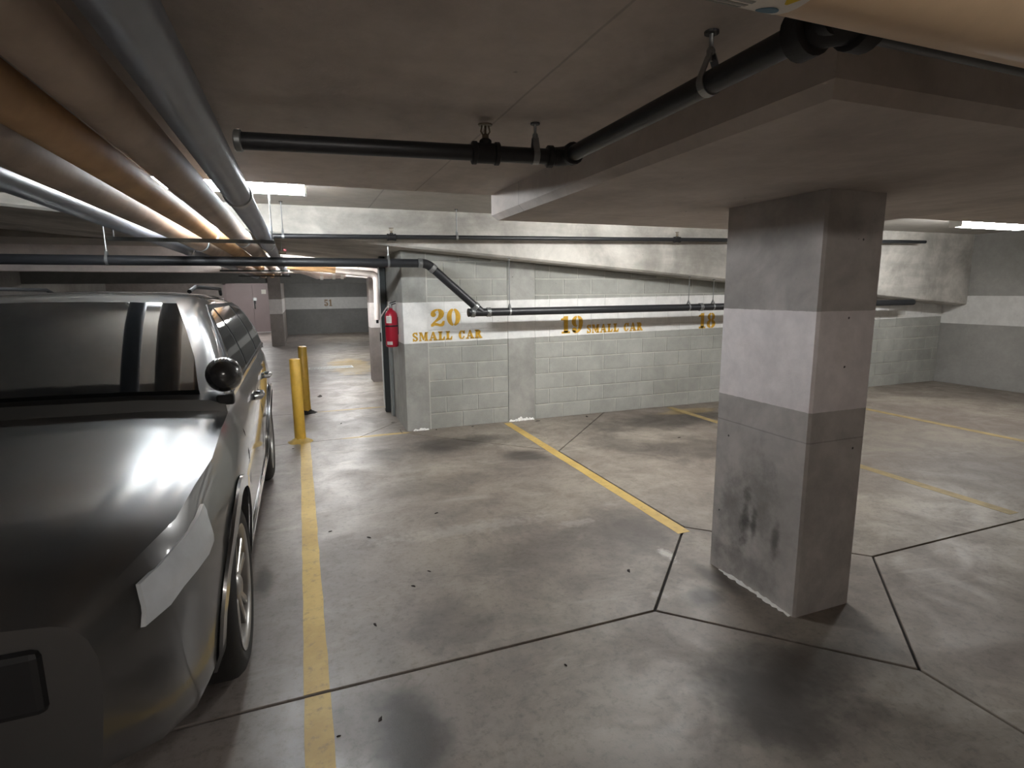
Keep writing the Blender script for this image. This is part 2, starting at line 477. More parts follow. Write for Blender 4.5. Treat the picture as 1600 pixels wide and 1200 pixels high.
# passage ceiling and cross beams
bm = B(); box(bm, XL, XR, 9.3, YF, ZC, 2.75)
struct(finish('ceiling', bm, M['ceil_up']), 'pale low ceiling of the passage behind the bollards', 'ceiling')
bm = B(); prism(bm, [(-7, 2.02), (0.1, 1.985), (1.2, 1.90), (4.2, 1.90), (4.2, ZC + .01), (-7, ZC + .01)], 'y', 10.55, 10.85)
struct(finish('trim_3', bm, M['wrapw']), 'white painted cross beam over the passage at the far pillar', 'beam')
bm = B(); box(bm, -7, 4.2, 19.0, 19.4, 1.95, ZC + .01)
struct(finish('trim_4', bm, M['far_wall']), 'grey beam across the far end of the passage', 'beam')

# outer walls
bm = B(); box(bm, XL - 0.2, XL, YB, YF, -0.2, 2.75); struct(finish('wall_left', bm, M['plain_wall']), 'banded concrete wall beyond the parked car', 'wall')
bm = B(); box(bm, XR, XR + 0.2, YB, 8.3, -0.2, 2.75); struct(finish('wall_right', bm, M['plain_wall']), 'banded concrete wall closing the row of stalls', 'wall')
bm = B(); box(bm, XL - .2, XR + .2, YB - 0.2, YB, -0.2, 2.75); struct(finish('wall_front', bm, M['plain_wall']), 'banded concrete wall behind the viewer', 'wall')
bm = B(); box(bm, 4.2, 4.4, 8.3, 24.0, -0.05, 2.4); struct(finish('wall_passage', bm, M['far_wall']), 'grey wall on the right of the far passage', 'wall')
bm = B(); prism(bm, [(1.11, -0.05), (XR, -0.05), (XR, zb(XR)), (1.11, zb(1.11))], 'y', 8.10, 8.3); struct(finish('wall_gate', bm, M['plain_wall']), 'concrete wall behind the numbered stalls', 'wall')

# ---- the numbered block wall
P1 = (1.11, 1.395); P2 = (2.40, 2.763)
bm = B(); prism(bm, [(1.395, 0), (XR, 0), (XR, zb(XR)), (1.395, zb(1.395))], 'y', YW + 0.007, YW + 0.19)
wall = struct(finish('wall_back', bm, M['mortar'], loc=(1.11, YW, 0)), 'grey concrete block wall with white band and ochre stall numbers', 'wall')
def cut_box(bm, x0, x1, y0, y1, z0, z1, top):
    vv = box(bm, x0, x1, y0, y1, z0, z1)
    for q in vv[4:]:
        q.co.z = max(z0 + 0.004, min(z1, top(q.co.x) - 0.003))
mesh_cache = {}
def block(x0, x1, z0, z1):
    whole = z1 < zb(x1) - 0.004
    key = round(x1 - x0, 3), round(z1 - z0, 3)
    if whole and key in mesh_cache:
        o = bpy.data.objects.new('concrete_block', mesh_cache[key]); col.objects.link(o); o.parent = wall
        o.location = Vector((x0, YW, z0)) - ORG[wall.name]; ORG[o.name] = Vector((x0, YW, z0))
        return
    bm = B()
    cut_box(bm, x0, x1, YW, YW + 0.05, z0, z1, zb)
    bevel(bm, 0.003, 1, [e for e in bm.edges if all(v.co.y < YW + 0.001 for v in e.verts)])
    bmesh.ops.translate(bm, verts=bm.verts, vec=(-x0, -YW, -z0))
    me = bpy.data.meshes.new('concrete_block'); bmesh.ops.recalc_face_normals(bm, faces=bm.faces); bm.to_mesh(me); bm.free()
    me.materials.append(M['block'])
    if whole: mesh_cache[key] = me
    o = bpy.data.objects.new('concrete_block', me); col.objects.link(o); o.parent = wall
    o.location = Vector((x0, YW, z0)) - ORG[wall.name]; ORG[o.name] = Vector((x0, YW, z0))
J = 0.0055
def bay(xa, xb):
    k = 0
    z0 = 0.0
    while z0 < 2.1:
        z1 = 0.19 + 0.2 * k
        if z0 + 0.03 >= zb(xa): break
        x = xa + 0.006
        first = 0.4 if k % 2 == 0 else 0.2
        edges = [xa + 0.006, xa + first]
        while edges[-1] + 0.4 < xb - 0.06: edges.append(edges[-1] + 0.4)
        edges.append(xb - 0.006)
        for a, b in zip(edges, edges[1:]):
            aa = a if a == edges[0] else a + J
            bb = b if b == edges[-1] else b - J
            if z0 + J + 0.02 < zb(bb): block(round(aa, 4), round(bb, 4), z0 + (J if k else 0.0), z1 - J)
        z0 = z1; k += 1
bay(P1[1], P2[0]); bay(P2[1], XR)
for (a, b) in (P1, P2):
    bm = B()
    prism(bm, [(a, 0), (b, 0), (b, zb(b)), (a, zb(a))], 'y', YW - 0.004, YW + 0.19)
    bevel(bm, 0.006, 1, [e for e in bm.edges if abs(e.verts[0].co.x - e.verts[1].co.x) < 1e-4 and all(v.co.y < YW for v in e.verts)])
    tag(finish('pilaster', bm, M['pilaster'], wall), 'plain concrete pilaster set in the block wall')
bm = B(); box(bm, 1.388, 1.402, YW - 0.006, YW + 0.01, 0.0, zb(1.4) - 0.004)
tag(finish('sealant_strip', bm, M['mortar'], wall), 'pale sealant joint')
# return of the wall, towards the gate
bm = B(); prism(bm, [(YW + 0.19, 0), (8.10, 0), (8.10, zb(1.11)), (YW + 0.19, zb(1.11))], 'x', 1.11, 1.30)
finish('return_wall', bm, M['pilaster'], wall)
# crumbs of efflorescence at the foot
def crumbs(x0, x1, y, z1, n, parent, axis='x', h=0.03):
    bm = B()
    pts = []
    for i in range(n + 1):
        t = i / n
        hh = (0.3 + 0.7 * random.random()) * h * (0.4 + 0.6 * math.sin(PI * t) ** 0.5 if 0 < t < 1 else 0.15)
        dd = 0.006 + 0.02 * random.random()
        a = x0 + (x1 - x0) * t
        for (d_, z_) in ((0, 0), (dd, 0), (dd * 0.5, hh * 0.8), (0, hh)):
            pts.append(bm.verts.new((a, y - d_, z_ + z1) if axis == 'x' else (y - d_, a, z_ + z1)))
    for i in range(n):
        for k in range(3):
            bm.faces.new((pts[i * 4 + k], pts[i * 4 + k + 1], pts[i * 4 + 5 + k], pts[i * 4 + 4 + k]))
    return tag(finish('efflorescence', bm, M['efflor'], parent, smooth=True), 'white crumbling mineral crust')
crumbs(2.405, 2.75, YW - 0.004, 0.0, 22, wall, h=0.055)
crumbs(1.18, 1.37, YW - 0.004, 0.0, 14, wall, h=0.03)

# ---- stencil lettering
def ell(cx, cy, rx, ry, a0, a1, n=14):
    return [(cx + rx * math.cos(R(a0 + (a1 - a0) * i / n)), cy + ry * math.sin(R(a0 + (a1 - a0) * i / n))) for i in range(n + 1)]
def cres(cx, cy, ro, ri, a0, a1, n=14):
    return ell(cx, cy, ro[0], ro[1], a0, a1, n) + ell(cx, cy, ri[0], ri[1], a1, a0, n)
def rc(x0, x1, y0, y1): return [(x0, y0), (x1, y0), (x1, y1), (x0, y1)]
G = {
 '0': (0.74, [cres(.36, .5, (.36, .5), (.13, .43), 100, 260), cres(.38, .5, (.36, .5), (.13, .43), -80, 80)]),
 '2': (0.78, [[(.42, 1.0), (.58, .98), (.70, .89), (.75, .74), (.70, .57), (.55, .42), (.34, .29), (.12, .18), (.05, .16), (.28, .36), (.42, .52), (.48, .68), (.48, .84), (.42, .94)],
              [(.36, 1.0), (.22, .97), (.08, .88), (.02, .74), (.03, .66), (.09, .58), (.18, .57), (.26, .62), (.28, .71), (.22, .80), (.24, .88), (.36, .94)],
              [(.03, 0), (.02, .10), (.14, .18), (.28, .19), (.48, .11), (.60, .13), (.70, .28), (.77, .28), (.74, .08), (.66, .0), (.52, -.01), (.34, .05), (.2, .06), (.1, 0)]]),
 '1': (0.56, [[(.0, .80), (.0, .87), (.13, .90), (.17, 1.0), (.17, .80)], rc(.19, .42, .10, 1.0), rc(.04, .27, 0, .08), rc(.31, .56, 0, .08), rc(.19, .42, .04, .12)]),
 '9': (0.74, [cres(.33, .68, (.33, .32), (.10, .26), 98, 262),
              [(.40, 1.0), (.56, .95), (.68, .82), (.72, .62), (.69, .4), (.59, .17), (.42, .02), (.26, -.01), (.28, .06), (.38, .12), (.46, .28), (.48, .46), (.48, .66), (.46, .82), (.40, .93)],
              ell(.16, .17, .13, .13, 0, 340), [(.04, .14), (.08, .04), (.22, -.01), (.24, .06), (.16, .12)]]),
 '8': (0.74, [cres(.35, .75, (.28, .25), (.10, .19), 98, 262), cres(.39, .75, (.28, .25), (.10, .19), -82, 82),
              cres(.35, .26, (.34, .27), (.11, .20), 98, 262), cres(.39, .26, (.34, .27), (.11, .20), -82, 82)]),
 '5': (0.70, [rc(.10, .62, .84, 1.0), rc(.10, .21, .50, .84), cres(.32, .31, (.36, .32), (.12, .25), -95, 95), ell(.15, .18, .13, .13, 0, 340), [(.06, .14), (.12, .02), (.30, -.01), (.30, .05), (.18, .12)]]),
 'S': (0.66, [cres(.30, .73, (.28, .27), (.13, .17), 35, 180), [(.02, .73), (.17, .73), (.30, .60), (.56, .44), (.62, .27), (.46, .27), (.36, .38), (.10, .54)],
              cres(.34, .27, (.28, .27), (.13, .17), -145, 0), rc(.50, .57, .70, 1.0), rc(.05, .12, 0.0, .30)]),
 'M': (1.08, [rc(.07, .15, .08, .92), rc(.0, .24, 0, .08), rc(0, .12, .92, 1.0), [(.08, 1), (.32, 1), (.56, .28), (.48, .05)], [(.50, .12), (.56, .12), (.80, .92), (.74, 1.0)],
              rc(.74, .98, .08, 1.0), rc(.66, 1.06, 0, .08), rc(.9, 1.06, .92, 1.0)]),
 'A': (0.98, [[(.10, .06), (.18, .06), (.46, .90), (.42, 1.0)], [(.42, 1.0), (.56, 1.0), (.92, .06), (.64, .06)], rc(.24, .64, .28, .36), rc(0, .30, 0, .08), rc(.56, 1.0, 0, .08)]),
 'L': (0.80, [rc(.12, .38, .05, .95), rc(.02, .48, .92, 1.0), rc(.02, .30, 0, .08), [(.36, 0), (.74, 0), (.78, .36), (.72, .36), (.60, .12), (.36, .08)]]),
 'C': (0.80, [cres(.36, .5, (.36, .5), (.13, .42), 98, 262), cres(.38, .5, (.36, .5), (.24, .40), 25, 82), cres(.38, .5, (.36, .5), (.26, .43), -82, -25), rc(.66, .73, .66, 1.0)]),
 'R': (0.94, [rc(.12, .36, .05, .95), rc(.02, .46, 0, .08), rc(.02, .40, .92, 1.0), cres(.40, .74, (.32, .26), (.07, .19), -85, 85), [(.42, .48), (.62, .48), (.86, .08), (.94, .08), (.94, 0), (.64, 0)]]),
}
def fatten(poly, d):
    area = sum(a[0] * b[1] - b[0] * a[1] for a, b in zip(poly, poly[1:] + poly[:1]))
    if area < 0: poly = poly[::-1]
    n = len(poly); out = []
    for i in range(n):
        p0, p, p1 = Vector(poly[i - 1]), Vector(poly[i]), Vector(poly[(i + 1) % n])
        e0 = (p - p0); e1 = (p1 - p)
        if e0.length < 1e-6 or e1.length < 1e-6: out.append(tuple(p)); continue
        e0.normalize(); e1.normalize()
        k = Vector((e0.y, -e0.x)) + Vector((e1.y, -e1.x))
        k = k / max(0.6, 1 + e0.dot(e1))
        out.append(tuple(p + k * d))
    return out
def lettering(text, x0, x1, z0, z1, rise, y, parent, mat, label):
    wt = sum(0.55 if ch == ' ' else G[ch][0] for ch in text) + 0.16 * (len(text) - 1)
    sx = (x1 - x0) / wt; h = z1 - z0
    bm = B(); cx = 0.0
    for ch in text:
        if ch == ' ': cx += 0.55 + 0.16; continue
        w, polys = G[ch]
        for poly in polys:
            pp = []
            for (a, b) in fatten(poly, 0.022 if len(text) < 3 else 0.034):
                X = x0 + (cx + a) * sx
                pp.append((X, z0 + b * h + (X - x0) * rise))
            prism(bm, pp, 'y', y - 0.0012, y + 0.002)
        cx += w + 0.16
    return tag(finish('stencilled_lettering', bm, mat, parent), label)
lettering('20', 1.435, 1.79, 1.240, 1.437, 0.01, YW - 0.002, wall, M['stencil'], 'ochre stencilled number 20')
lettering('SMALL CAR', 1.213, 2.062, 1.072, 1.170, 0.014, YW - 0.005, wall, M['stencil'], 'ochre stencilled words SMALL CAR under number 20')
lettering('19', 3.135, 3.445, 1.100, 1.312, 0.012, YW - 0.002, wall, M['stencil'], 'ochre stencilled number 19')
lettering('SMALL CAR', 3.505, 4.36, 1.090, 1.196, 0.012, YW - 0.002, wall, M['stencil'], 'ochre stencilled words SMALL CAR beside number 19')
lettering('18', 5.30, 5.585, 1.098, 1.305, 0.012, YW - 0.002, wall, M['stencil'], 'ochre stencilled number 18')

# ---- right pillar
bm = B(); box(bm, 2.23, 2.61, 1.90, 2.53, 0.0, 2.08)
bevel(bm, 0.012, 1, [e for e in bm.edges if abs(e.verts[0].co.z - e.verts[1].co.z) > 1])
pillar = struct(finish('pillar', bm, M['pillar'], loc=(2.42, 2.215, 0)), 'scuffed concrete pillar with pale painted band under the drop panel', 'pillar')
crumbs(1.92, 2.44, 2.231, 0.0, 26, pillar, axis='y', h=0.018)

# ---- far passage
bm = B(); box(bm, 1.20, 1.62, 10.41, 10.80, 0.0, 1.98); struct(finish('pillar', bm, M['far_pillar']), 'banded concrete pillar in the passage with wrapped pipe hanging before it', 'pillar')
bm = B(); box(bm, -0.87, -0.50, 18.9, 24.0, 0.0, ZC); struct(finish('wall_pier', bm, M['far_pillar']), 'banded concrete pier between double doors and far stall', 'wall')
bm = B(); box(bm, -0.87, 4.4, 24.0, 24.2, 0.0, ZC); fw = struct(finish('wall_far', bm, M['far_wall'], loc=(1.1, 24.0, 0)), 'grey far wall with pale band numbered 51', 'wall')
lettering('51', 0.96, 1.26, 1.11, 1.365, 0.0, 23.999, fw, M['stencil_far'], 'brown stencilled number 51')
bm = B(); box(bm, XL, -0.87, 26.12, 26.3, 0.0, ZC); struct(finish('wall_end', bm, M['far_pillar']), 'concrete wall around the mauve double doors', 'wall')
# double doors
door = thing('door_1', (-1.95, 26.12, 0), 'mauve grey double steel doors at the passage end', 'door'); door['kind'] = 'structure'
for i, (a, b) in enumerate(((-2.80, -1.805), (-1.795, -1.12))):
    bm = B(); box(bm, a, b, 26.06, 26.118, 0.015, 1.99); bevel(bm, 0.004, 1)
    lf = finish('door_leaf', bm, M['door'], door)
    if i == 1:
        bm = B(); box(bm, -1.46, -1.28, 26.052, 26.061, 1.62, 1.80); tag(finish('notice', bm, M['label'], lf), 'white paper notice')
        bm = B(); box(bm, -1.78, -1.70, 26.02, 26.061, 1.20, 1.34); box(bm, -1.77, -1.72, 25.97, 26.02, 1.00, 1.24); tag(finish('handle', bm, M['black'], lf), 'dark lever handle')
        bm = B(); box(bm, -1.80, -1.66, 26.03, 26.061, 1.34, 1.46); tag(finish('lock_plate', bm, M['zinc'], lf), 'steel lock plate')
bm = B(); box(bm, -2.90, -2.80, 26.04, 26.118, 0, 2.07); box(bm, -1.12, -1.02, 26.04, 26.118, 0, 2.07); box(bm, -2.90, -1.02, 26.04, 26.118, 1.99, 2.07)
finish('door_frame', bm, M['door'], door)
bm = B(); box(bm, -2.8, -1.12, 26.0, 26.118, 0.0, 0.014); tag(finish('threshold', bm, M['white'], door), 'pale threshold strip')
# floor drain
dr = thing('floor_drain', (0.57, 12.85, 0), 'slatted metal trench drain grate set in the passage floor', 'drain')
bm = B()
for a in ((0.10, 1.04, 12.66, 12.70), (0.10, 1.04, 13.02, 13.06), (0.10, 0.14, 12.70, 13.02), (1.00, 1.04, 12.70, 13.02)): box(bm, *a, 0.0, 0.006)
finish('drain_frame', bm, M['grate'], dr)
bm = B(); box(bm, 0.14, 1.0, 12.70, 13.02, 0.0, 0.002); finish('drain_pit', bm, M['black'], dr)
bm = B()
for i in range(28):
    x = 0.15 + i * 0.0305; box(bm, x, x + 0.016, 12.70, 13.02, 0.002, 0.006)
tag(finish('grate_bars', bm, M['grate'], dr), 'row of thin parallel bars', kind='stuff')

# gate post and track at the end of the wall
gp = thing('gate_post', (1.05, 7.82, 0), 'dark steel gate post standing at the end of the block wall', 'gate post')
bm = B(); box(bm, 1.030, 1.104, 7.66, 7.76, 0.0, zb(1.1) - 0.003); bevel(bm, 0.006, 1); finish('post', bm, M['dark_steel'], gp)
bm = B(); box(bm, 1.080, 1.109, 7.36, 7.52, 0.0, 1.25); bevel(bm, 0.003, 1); finish('guide_track', bm, M['grey_steel'], gp)
bm = B(); box(bm, 1.016, 1.030, 7.70, 7.74, 0.05, 1.98); finish('white_strip', bm, M['white'], gp)
bm = B(); box(bm, 1.002, 1.016, 7.69, 7.73, 0.98, 1.10); finish('latch', bm, M['black'], gp)

# ------------------------------------------------------------------ parking lines
def pline(x0, x1, y0, y1, label, extra=None):
    bm = B()
    n = max(2, int((y1 - y0) / 0.12))
    L, Rr = [], []
    for i in range(n + 1):
        y = y0 + (y1 - y0) * i / n
        L.append(bm.verts.new((x0 + random.uniform(-.0025, .0025), y, 0.0014))); Rr.append(bm.verts.new((x1 + random.uniform(-.0025, .0025), y, 0.0014)))
    for i in range(n): bm.faces.new((L[i], Rr[i], Rr[i + 1], L[i + 1]))
    r = bmesh.ops.extrude_face_region(bm, geom=bm.faces[:])
    bmesh.ops.translate(bm, verts=[g for g in r['geom'] if isinstance(g, bmesh.types.BMVert)], vec=(0, 0, -0.0013))
    return finish('parking_line', bm, M['worn'] if x0 > 4 else M['yline'], loc=((x0 + x1) / 2, y0, 0)) if extra is None else finish('paint_stretch', bm, M['yline'], extra)
t = thing('parking_line', (-0.035, 0.2, 0), 'long yellow stripe running from the bollard past the grey car', 'parking line')
pline(-0.087, 0.015, 2.225, 6.405, None, t); pline(-0.087, 0.015, -1.5, 2.205, None, t)
tag(pline(2.312, 2.408, 2.93, 6.40, 0), 'yellow stripe between stalls 20 and 19 ending at the pillar joint', 'parking line')
tag(pline(4.75, 4.85, 2.3, 6.40, 0), 'worn yellow stripe between stalls 19 and 18', 'parking line')
tag(pline(7.15, 7.25, 2.3, 6.40, 0), 'yellow stripe beyond stall 18 behind the pillar', 'parking line')

# ------------------------------------------------------------------ bollards
def bollard(x, y, h, label):
    t = thing('bollard', (x, y, 0), label, 'bollard', 'yellow bollards at the passage')
    bm = B(); lathe(bm, [(0.060, 0.0), (0.058, 0.15), (0.057, h - 0.006), (0.053, h)], (x, y, 0), n=28)
    finish('post', bm, M['bollard'], t, smooth=True)
    bm = B(); lathe(bm, [(0.053, h), (0.04, h + 0.006), (0.0, h + 0.008)], (x, y, 0), n=28); finish('cap', bm, M['bollard'], t, smooth=True)
    bm = B()
    prof = [(0.13, 0.0), (0.10, 0.018), (0.075, 0.03), (0.0585, 0.045)]
    lathe(bm, prof, (x, y, 0), n=22)
    for v in bm.verts:
        d = Vector((v.co.x - x, v.co.y - y, 0)); k = random.uniform(-0.14, 0.16) if v.co.z < 0.035 else 0
        v.co.x += d.x * k; v.co.y += d.y * k; v.co.z *= random.uniform(0.7, 1.2)
    tag(finish('base_collar', bm, M['joint'] if y > 7 else M['yline'], t, smooth=True), 'ragged base collar')
bollard(-0.085, 6.48, 0.93, 'nearer and taller-looking yellow steel bollard at the stripe end')
bollard(0.0, 8.06, 0.92, 'farther yellow steel bollard partly hidden by the nearer one')

# ------------------------------------------------------------------ pipework
def ring(bm, p, d, r, w, n=16):
    d = Vector(d).normalized(); p = Vector(p)
    lathe(bm, [(r * 0.9, -w / 2), (r, -w / 2 + 0.003), (r, w / 2 - 0.003), (r * 0.9, w / 2)], p, d, n)
def sprinkler(x, y, z, r, parent, d):
    """upright sprinkler head on a tee"""
    bm = B(); ring(bm, (x, y, z), d, r * 1.28, r * 3.2); dd = Vector(d).normalized()
    for s in (-1, 1): ring(bm, Vector((x, y, z)) + dd * (s * r * 1.5), d, r * 1.45, r * 0.7)
    lathe(bm, [(r * 0.8, 0), (r * 0.8, r * 1.55), (r * 0.6, r * 1.75)], (x, y, z), n=14)
    tee = finish('tee', bm, M['black_cast'], parent, smooth=True)
    z0 = z + r * 1.7
    bm = B(); lathe(bm, [(0.012, 0), (0.012, 0.014), (0.008, 0.018)], (x, y, z0), n=10)
    for s in (-1, 1):
        q = Vector((x, y, z0))
        tube(bm, [q + dd * 0.008 * s + Vector((0, 0, 0.014)), q + dd * 0.016 * s + Vector((0, 0, 0.026)), q + dd * 0.012 * s + Vector((0, 0, 0.046))], 0.003, 6)
    tube(bm, [(x, y, z0 + 0.016), (x, y, z0 + 0.046)], 0.004, 6)
    lathe(bm, [(0.0, 0.044), (0.024, 0.046), (0.026, 0.050), (0.0, 0.053)], (x, y, z0), n=14)
    tag(finish('sprinkler_head', bm, M['brass'], tee, smooth=True), 'small upright sprinkler head')
def hanger(x, y, zp, r, ztop, d, label, cat='hanger', clevis=True):
    t = thing('pipe_hanger', (x, y, zp), label, cat, 'threaded pipe hangers')
    dd = Vector(d).normalized(); side = dd.cross(Vector((0, 0, 1)))
    bm = B()
    w = 0.011; rr = r + 0.003
    pts = []
    top = Vector((x, y, zp + r + 0.035))
    N = 18
    ringpts = [Vector((x, y, zp)) + side * (math.cos(a) * rr) + Vector((0, 0, math.sin(a) * rr)) for a in [R(150 + i * 240 / N) for i in range(N + 1)]]
    path = [top + side * -0.006] + ringpts + [top + side * 0.006]
    for i, p in enumerate(path):
        nrm = ((path[min(i + 1, len(path) - 1)] - path[max(i - 1, 0)]).normalized().cross(dd))
        pts.append([bm.verts.new(p + dd * s * w + nrm * q) for s, q in ((-1, 0), (1, 0), (1, 0.003), (-1, 0.003))])
    for A, Bq in zip(pts, pts[1:]):
        for k in range(4): bm.faces.new((A[k], A[(k + 1) % 4], Bq[(k + 1) % 4], Bq[k]))
    bm.faces.new(pts[0]); bm.faces.new(pts[-1])
    finish('clip_band', bm, M['zinc'], t)
    bm = B(); tube(bm, [(x, y, zp + r + 0.02), (x, y, ztop - 0.001)], 0.005, 8); finish('threaded_rod', bm, M['zinc'], t, smooth=True)
    bm = B(); lathe(bm, [(0.010, 0), (0.010, 0.014), (0.007, 0.02)], (x, y, zp + r + 0.030), n=6); finish('nut', bm, M['zinc'], t)
    bm = B(); lathe(bm, [(0.017, -0.006), (0.017, -0.0005)], (x, y, ztop), n=12); finish('ceiling_anchor', bm, M['black_cast'], t)
    return t

# near sprinkler main, turning along the drop panel
rp = 0.0270
ZP = 2.12
t = thing('sprinkler_pipe', (0.95, 1.93, ZP), 'black sprinkler pipe under the low slab turning along the drop panel', 'pipe')
pA = Vector((-0.157, 2.0545, ZP)); pE = Vector((0.945, 1.925, ZP)); pN = Vector((0.936, 0.815, ZP))
dA = (pA - pE).normalized(); dN = (pN - pE).normalized()
bm = B(); tube(bm, [pA, pE + dA * 0.06], rp, 20); finish('pipe_run', bm, M['black_pipe'], t, smooth=True)
bm = B(); tube(bm, [pE + dN * 0.06, pN], rp, 20); finish('pipe_run', bm, M['black_pipe'], t, smooth=True)
bm = B(); tube(bm, arc3(pE + dA * 0.065, pE, pE + dN * 0.065), rp * 1.22, 16); ring(bm, pE + dA * 0.06, dA, rp * 1.42, 0.024); ring(bm, pE + dN * 0.06, dN, rp * 1.42, 0.024)
finish('elbow', bm, M['black_cast'], t, smooth=True)
q = pE + dA * 0.297; sprinkler(q.x, q.y, q.z, rp, t, dA)
bm = B(); tube(bm, [pN + Vector((0.06, 0, 0)), pN + Vector((7.0, 0.05, 0))], rp, 20); tag(finish('pipe_run', bm, M['black_pipe'], t, smooth=True), 'length of pipe along the near edge of the drop panel')
bm = B(); tube(bm, arc3(pN - dN * 0.075, pN, pN + Vector((0.075, 0, 0))), rp * 1.35, 16); ring(bm, pN - dN * 0.06, dN, rp * 1.75, 0.045, 20); ring(bm, pN + Vector((0.065, 0, 0)), (1, 0, 0), rp * 1.75, 0.045, 20)
tag(finish('grooved_coupling', bm, M['black_cast'], t, smooth=True), 'bulky black grooved elbow')
bm = B(); ring(bm, pA - dA * 0.012, dA, rp * 1.25, 0.022, 20); tag(finish('branch_saddle', bm, M['zinc'], t, smooth=True), 'pale metal saddle')
q = pE + dA * 0.115
hanger(q.x, q.y, ZP, rp, ZN, dA, 'zinc hanger holding the near sprinkler pipe close to its elbow')
hanger(0.9385, 1.148, ZP, rp, ZN, dN, 'zinc hanger with bright rod nearest the viewer beside the drop panel')

# thin sprinkler branch before the ramp beam
r2 = 0.0245
def zb2(x): return 2.182 + 0.0165 * (x - 0.12)
Y2 = 5.90
t = thing('sprinkler_pipe', (0.12, Y2, 2.18), 'thin black sprinkler pipe running level before the pale ramp beam', 'pipe')
bm = B(); tube(bm, [(-0.21, Y2, 2.110), (-0.21, Y2, zb2(0) - 0.03), (-0.18, Y2, zb2(0)), (9.0, Y2, zb2(9.0))], r2, 14); finish('pipe_run', bm, M['black_pipe'], t, smooth=True)
for x in (0.93, 4.44): sprinkler(x, Y2, zb2(x), r2, t, (1, 0, 0.0165))
hanger(1.62, Y2, zb2(1.62), r2, ZU, (1, 0, 0), 'slim rod hanger on the thin pipe left of the drop panel corner')
hanger(-0.10, Y2, zb2(-0.10), r2, ZU, (1, 0, 0), 'slim rod hanger behind the fluorescent lamp')
hanger(6.2, Y2, zb2(6.2), r2, ZU, (1, 0, 0), 'slim rod hanger on the thin pipe beyond the pillar')

# heavy pipe that drops across the block wall
r3 = 0.0455
Y3 = 6.12
t = thing('drain_pipe', (1.35, Y3, 1.41), 'thick black pipe stepping down diagonally across the numbered wall', 'pipe')
A0 = Vector((-4.5, Y3, 1.952)); A1 = Vector((1.335, Y3, 1.948)); A2 = Vector((1.955, Y3, 1.405)); A3 = Vector((9.2, Y3, 1.412)); dd1 = (A2 - A1).normalized()
bm = B(); tube(bm, [A0, A1 - Vector((0.05, 0, 0))], r3, 22); finish('pipe_run', bm, M['black_pipe'], t, smooth=True)
bm = B(); tube(bm, [A1 + dd1 * 0.05, A2], r3, 22); tag(finish('pipe_run', bm, M['black_pipe'], t, smooth=True), 'diagonal length of pipe')
bm = B(); tube(bm, [(1.80, Y3, 1.404), tuple(A3)], r3, 22); finish('pipe_run', bm, M['black_pipe'], t, smooth=True)
bm = B(); tube(bm, arc3(A1 - Vector((0.06, 0, 0)), A1, A1 + dd1 * 0.06), r3 * 1.08, 18); finish('elbow', bm, M['black_cast'], t, smooth=True)
def clamp(p, d):
    bm = B(); ring(bm, p, d, r3 * 1.15, 0.05, 20)
    for s in (-1, 1): ring(bm, Vector(p) + Vector(d).normalized() * 0.018 * s, d, r3 * 1.2, 0.008, 20)
    k = Vector((0, -1, 0)); c = Vector(p) + k * r3 * 1.2
    box(bm, c.x - 0.012, c.x + 0.012, c.y - 0.014, c.y + 0.006, c.z - 0.012, c.z + 0.012)
    tag(finish('band_clamp', bm, M['zinc'], t, smooth=True), 'shiny steel band clamp')
clamp(A1 - Vector((0.075, 0, 0)), (1, 0, 0)); clamp(A1 + dd1 * 0.085, dd1); clamp(A2 - dd1 * 0.10, dd1)
clamp((1.845, Y3, 1.404), (1, 0, 0)); clamp((2.035, Y3, 1.405), (1, 0, 0)); clamp((5.03, Y3, 1.409), (1, 0, 0))
bm = B(); ring(bm, (1.798, Y3, 1.404), (1, 0, 0), r3 * 1.06, 0.02, 20); finish('end_plug', bm, M['black_cast'], t, smooth=True)
hanger(0.92, Y3, 1.949, r3, zb(0.92), (1, 0, 0), 'zinc hanger on the thick pipe above the gate post')
hanger(2.295, Y3, 1.406, r3, zb(2.295), (1, 0, 0), 'long zinc hanger on the thick pipe beside the middle pilaster')
hanger(4.83, Y3, 1.409, r3, zb(4.83), (1, 0, 0), 'zinc hanger left of the clamp above number 18')
hanger(5.23, Y3, 1.410, r3, zb(5.23), (1, 0, 0), 'zinc hanger right of the clamp above number 18, beside the pillar')
hanger(-1.6, Y3, 1.951, r3, zb(-1.6), (1, 0, 0), 'zinc hanger on the thick pipe over the car rear')

# service pipes running away on the upper left
def service(x, z, r, y0, y1, mat, name, label, bands=(), bmat=None):
    t = thing(name, (x, y0, z), label, 'pipe')
    bm = B(); tube(bm, [(x, y0, z), (x, y1, z)], r, 22); finish('pipe_run', bm, mat, t, smooth=True)
    for y in bands:
        bm = B(); ring(bm, (x, y, z), (0, 1, 0), r * 1.10, 0.07, 22); finish('pipe_collar', bm, bmat or M['zinc'], t, smooth=True)
    return t
service(-0.212, 2.055, 0.052, -1.5, 13.5, M['grey_pipe'], 'service_pipe', 'bluish grey pipe nearest the lamp running toward the far doors', (2.7, 5.3, 9.0, 12.0))
service(-0.385, 2.072, 0.062, -1.5, 14.0, M['wrap'], 'wrapped_pipe', 'tan wrapped pipe just left of the grey pipe', (5.0, 7.2, 10.5))
service(-0.565, 2.068, 0.058, -1.5, 15.0, M['wrap2'], 'wrapped_pipe', 'ochre wrapped pipe second from the grey pipe', (4.6, 8.2, 11.0), M['wrapw'])
service(-0.77, 2.080, 0.070, -1.5, 15.5, M['wrap'], 'wrapped_pipe', 'thick tan wrapped pipe third from the grey pipe', (5.6, 9.4))
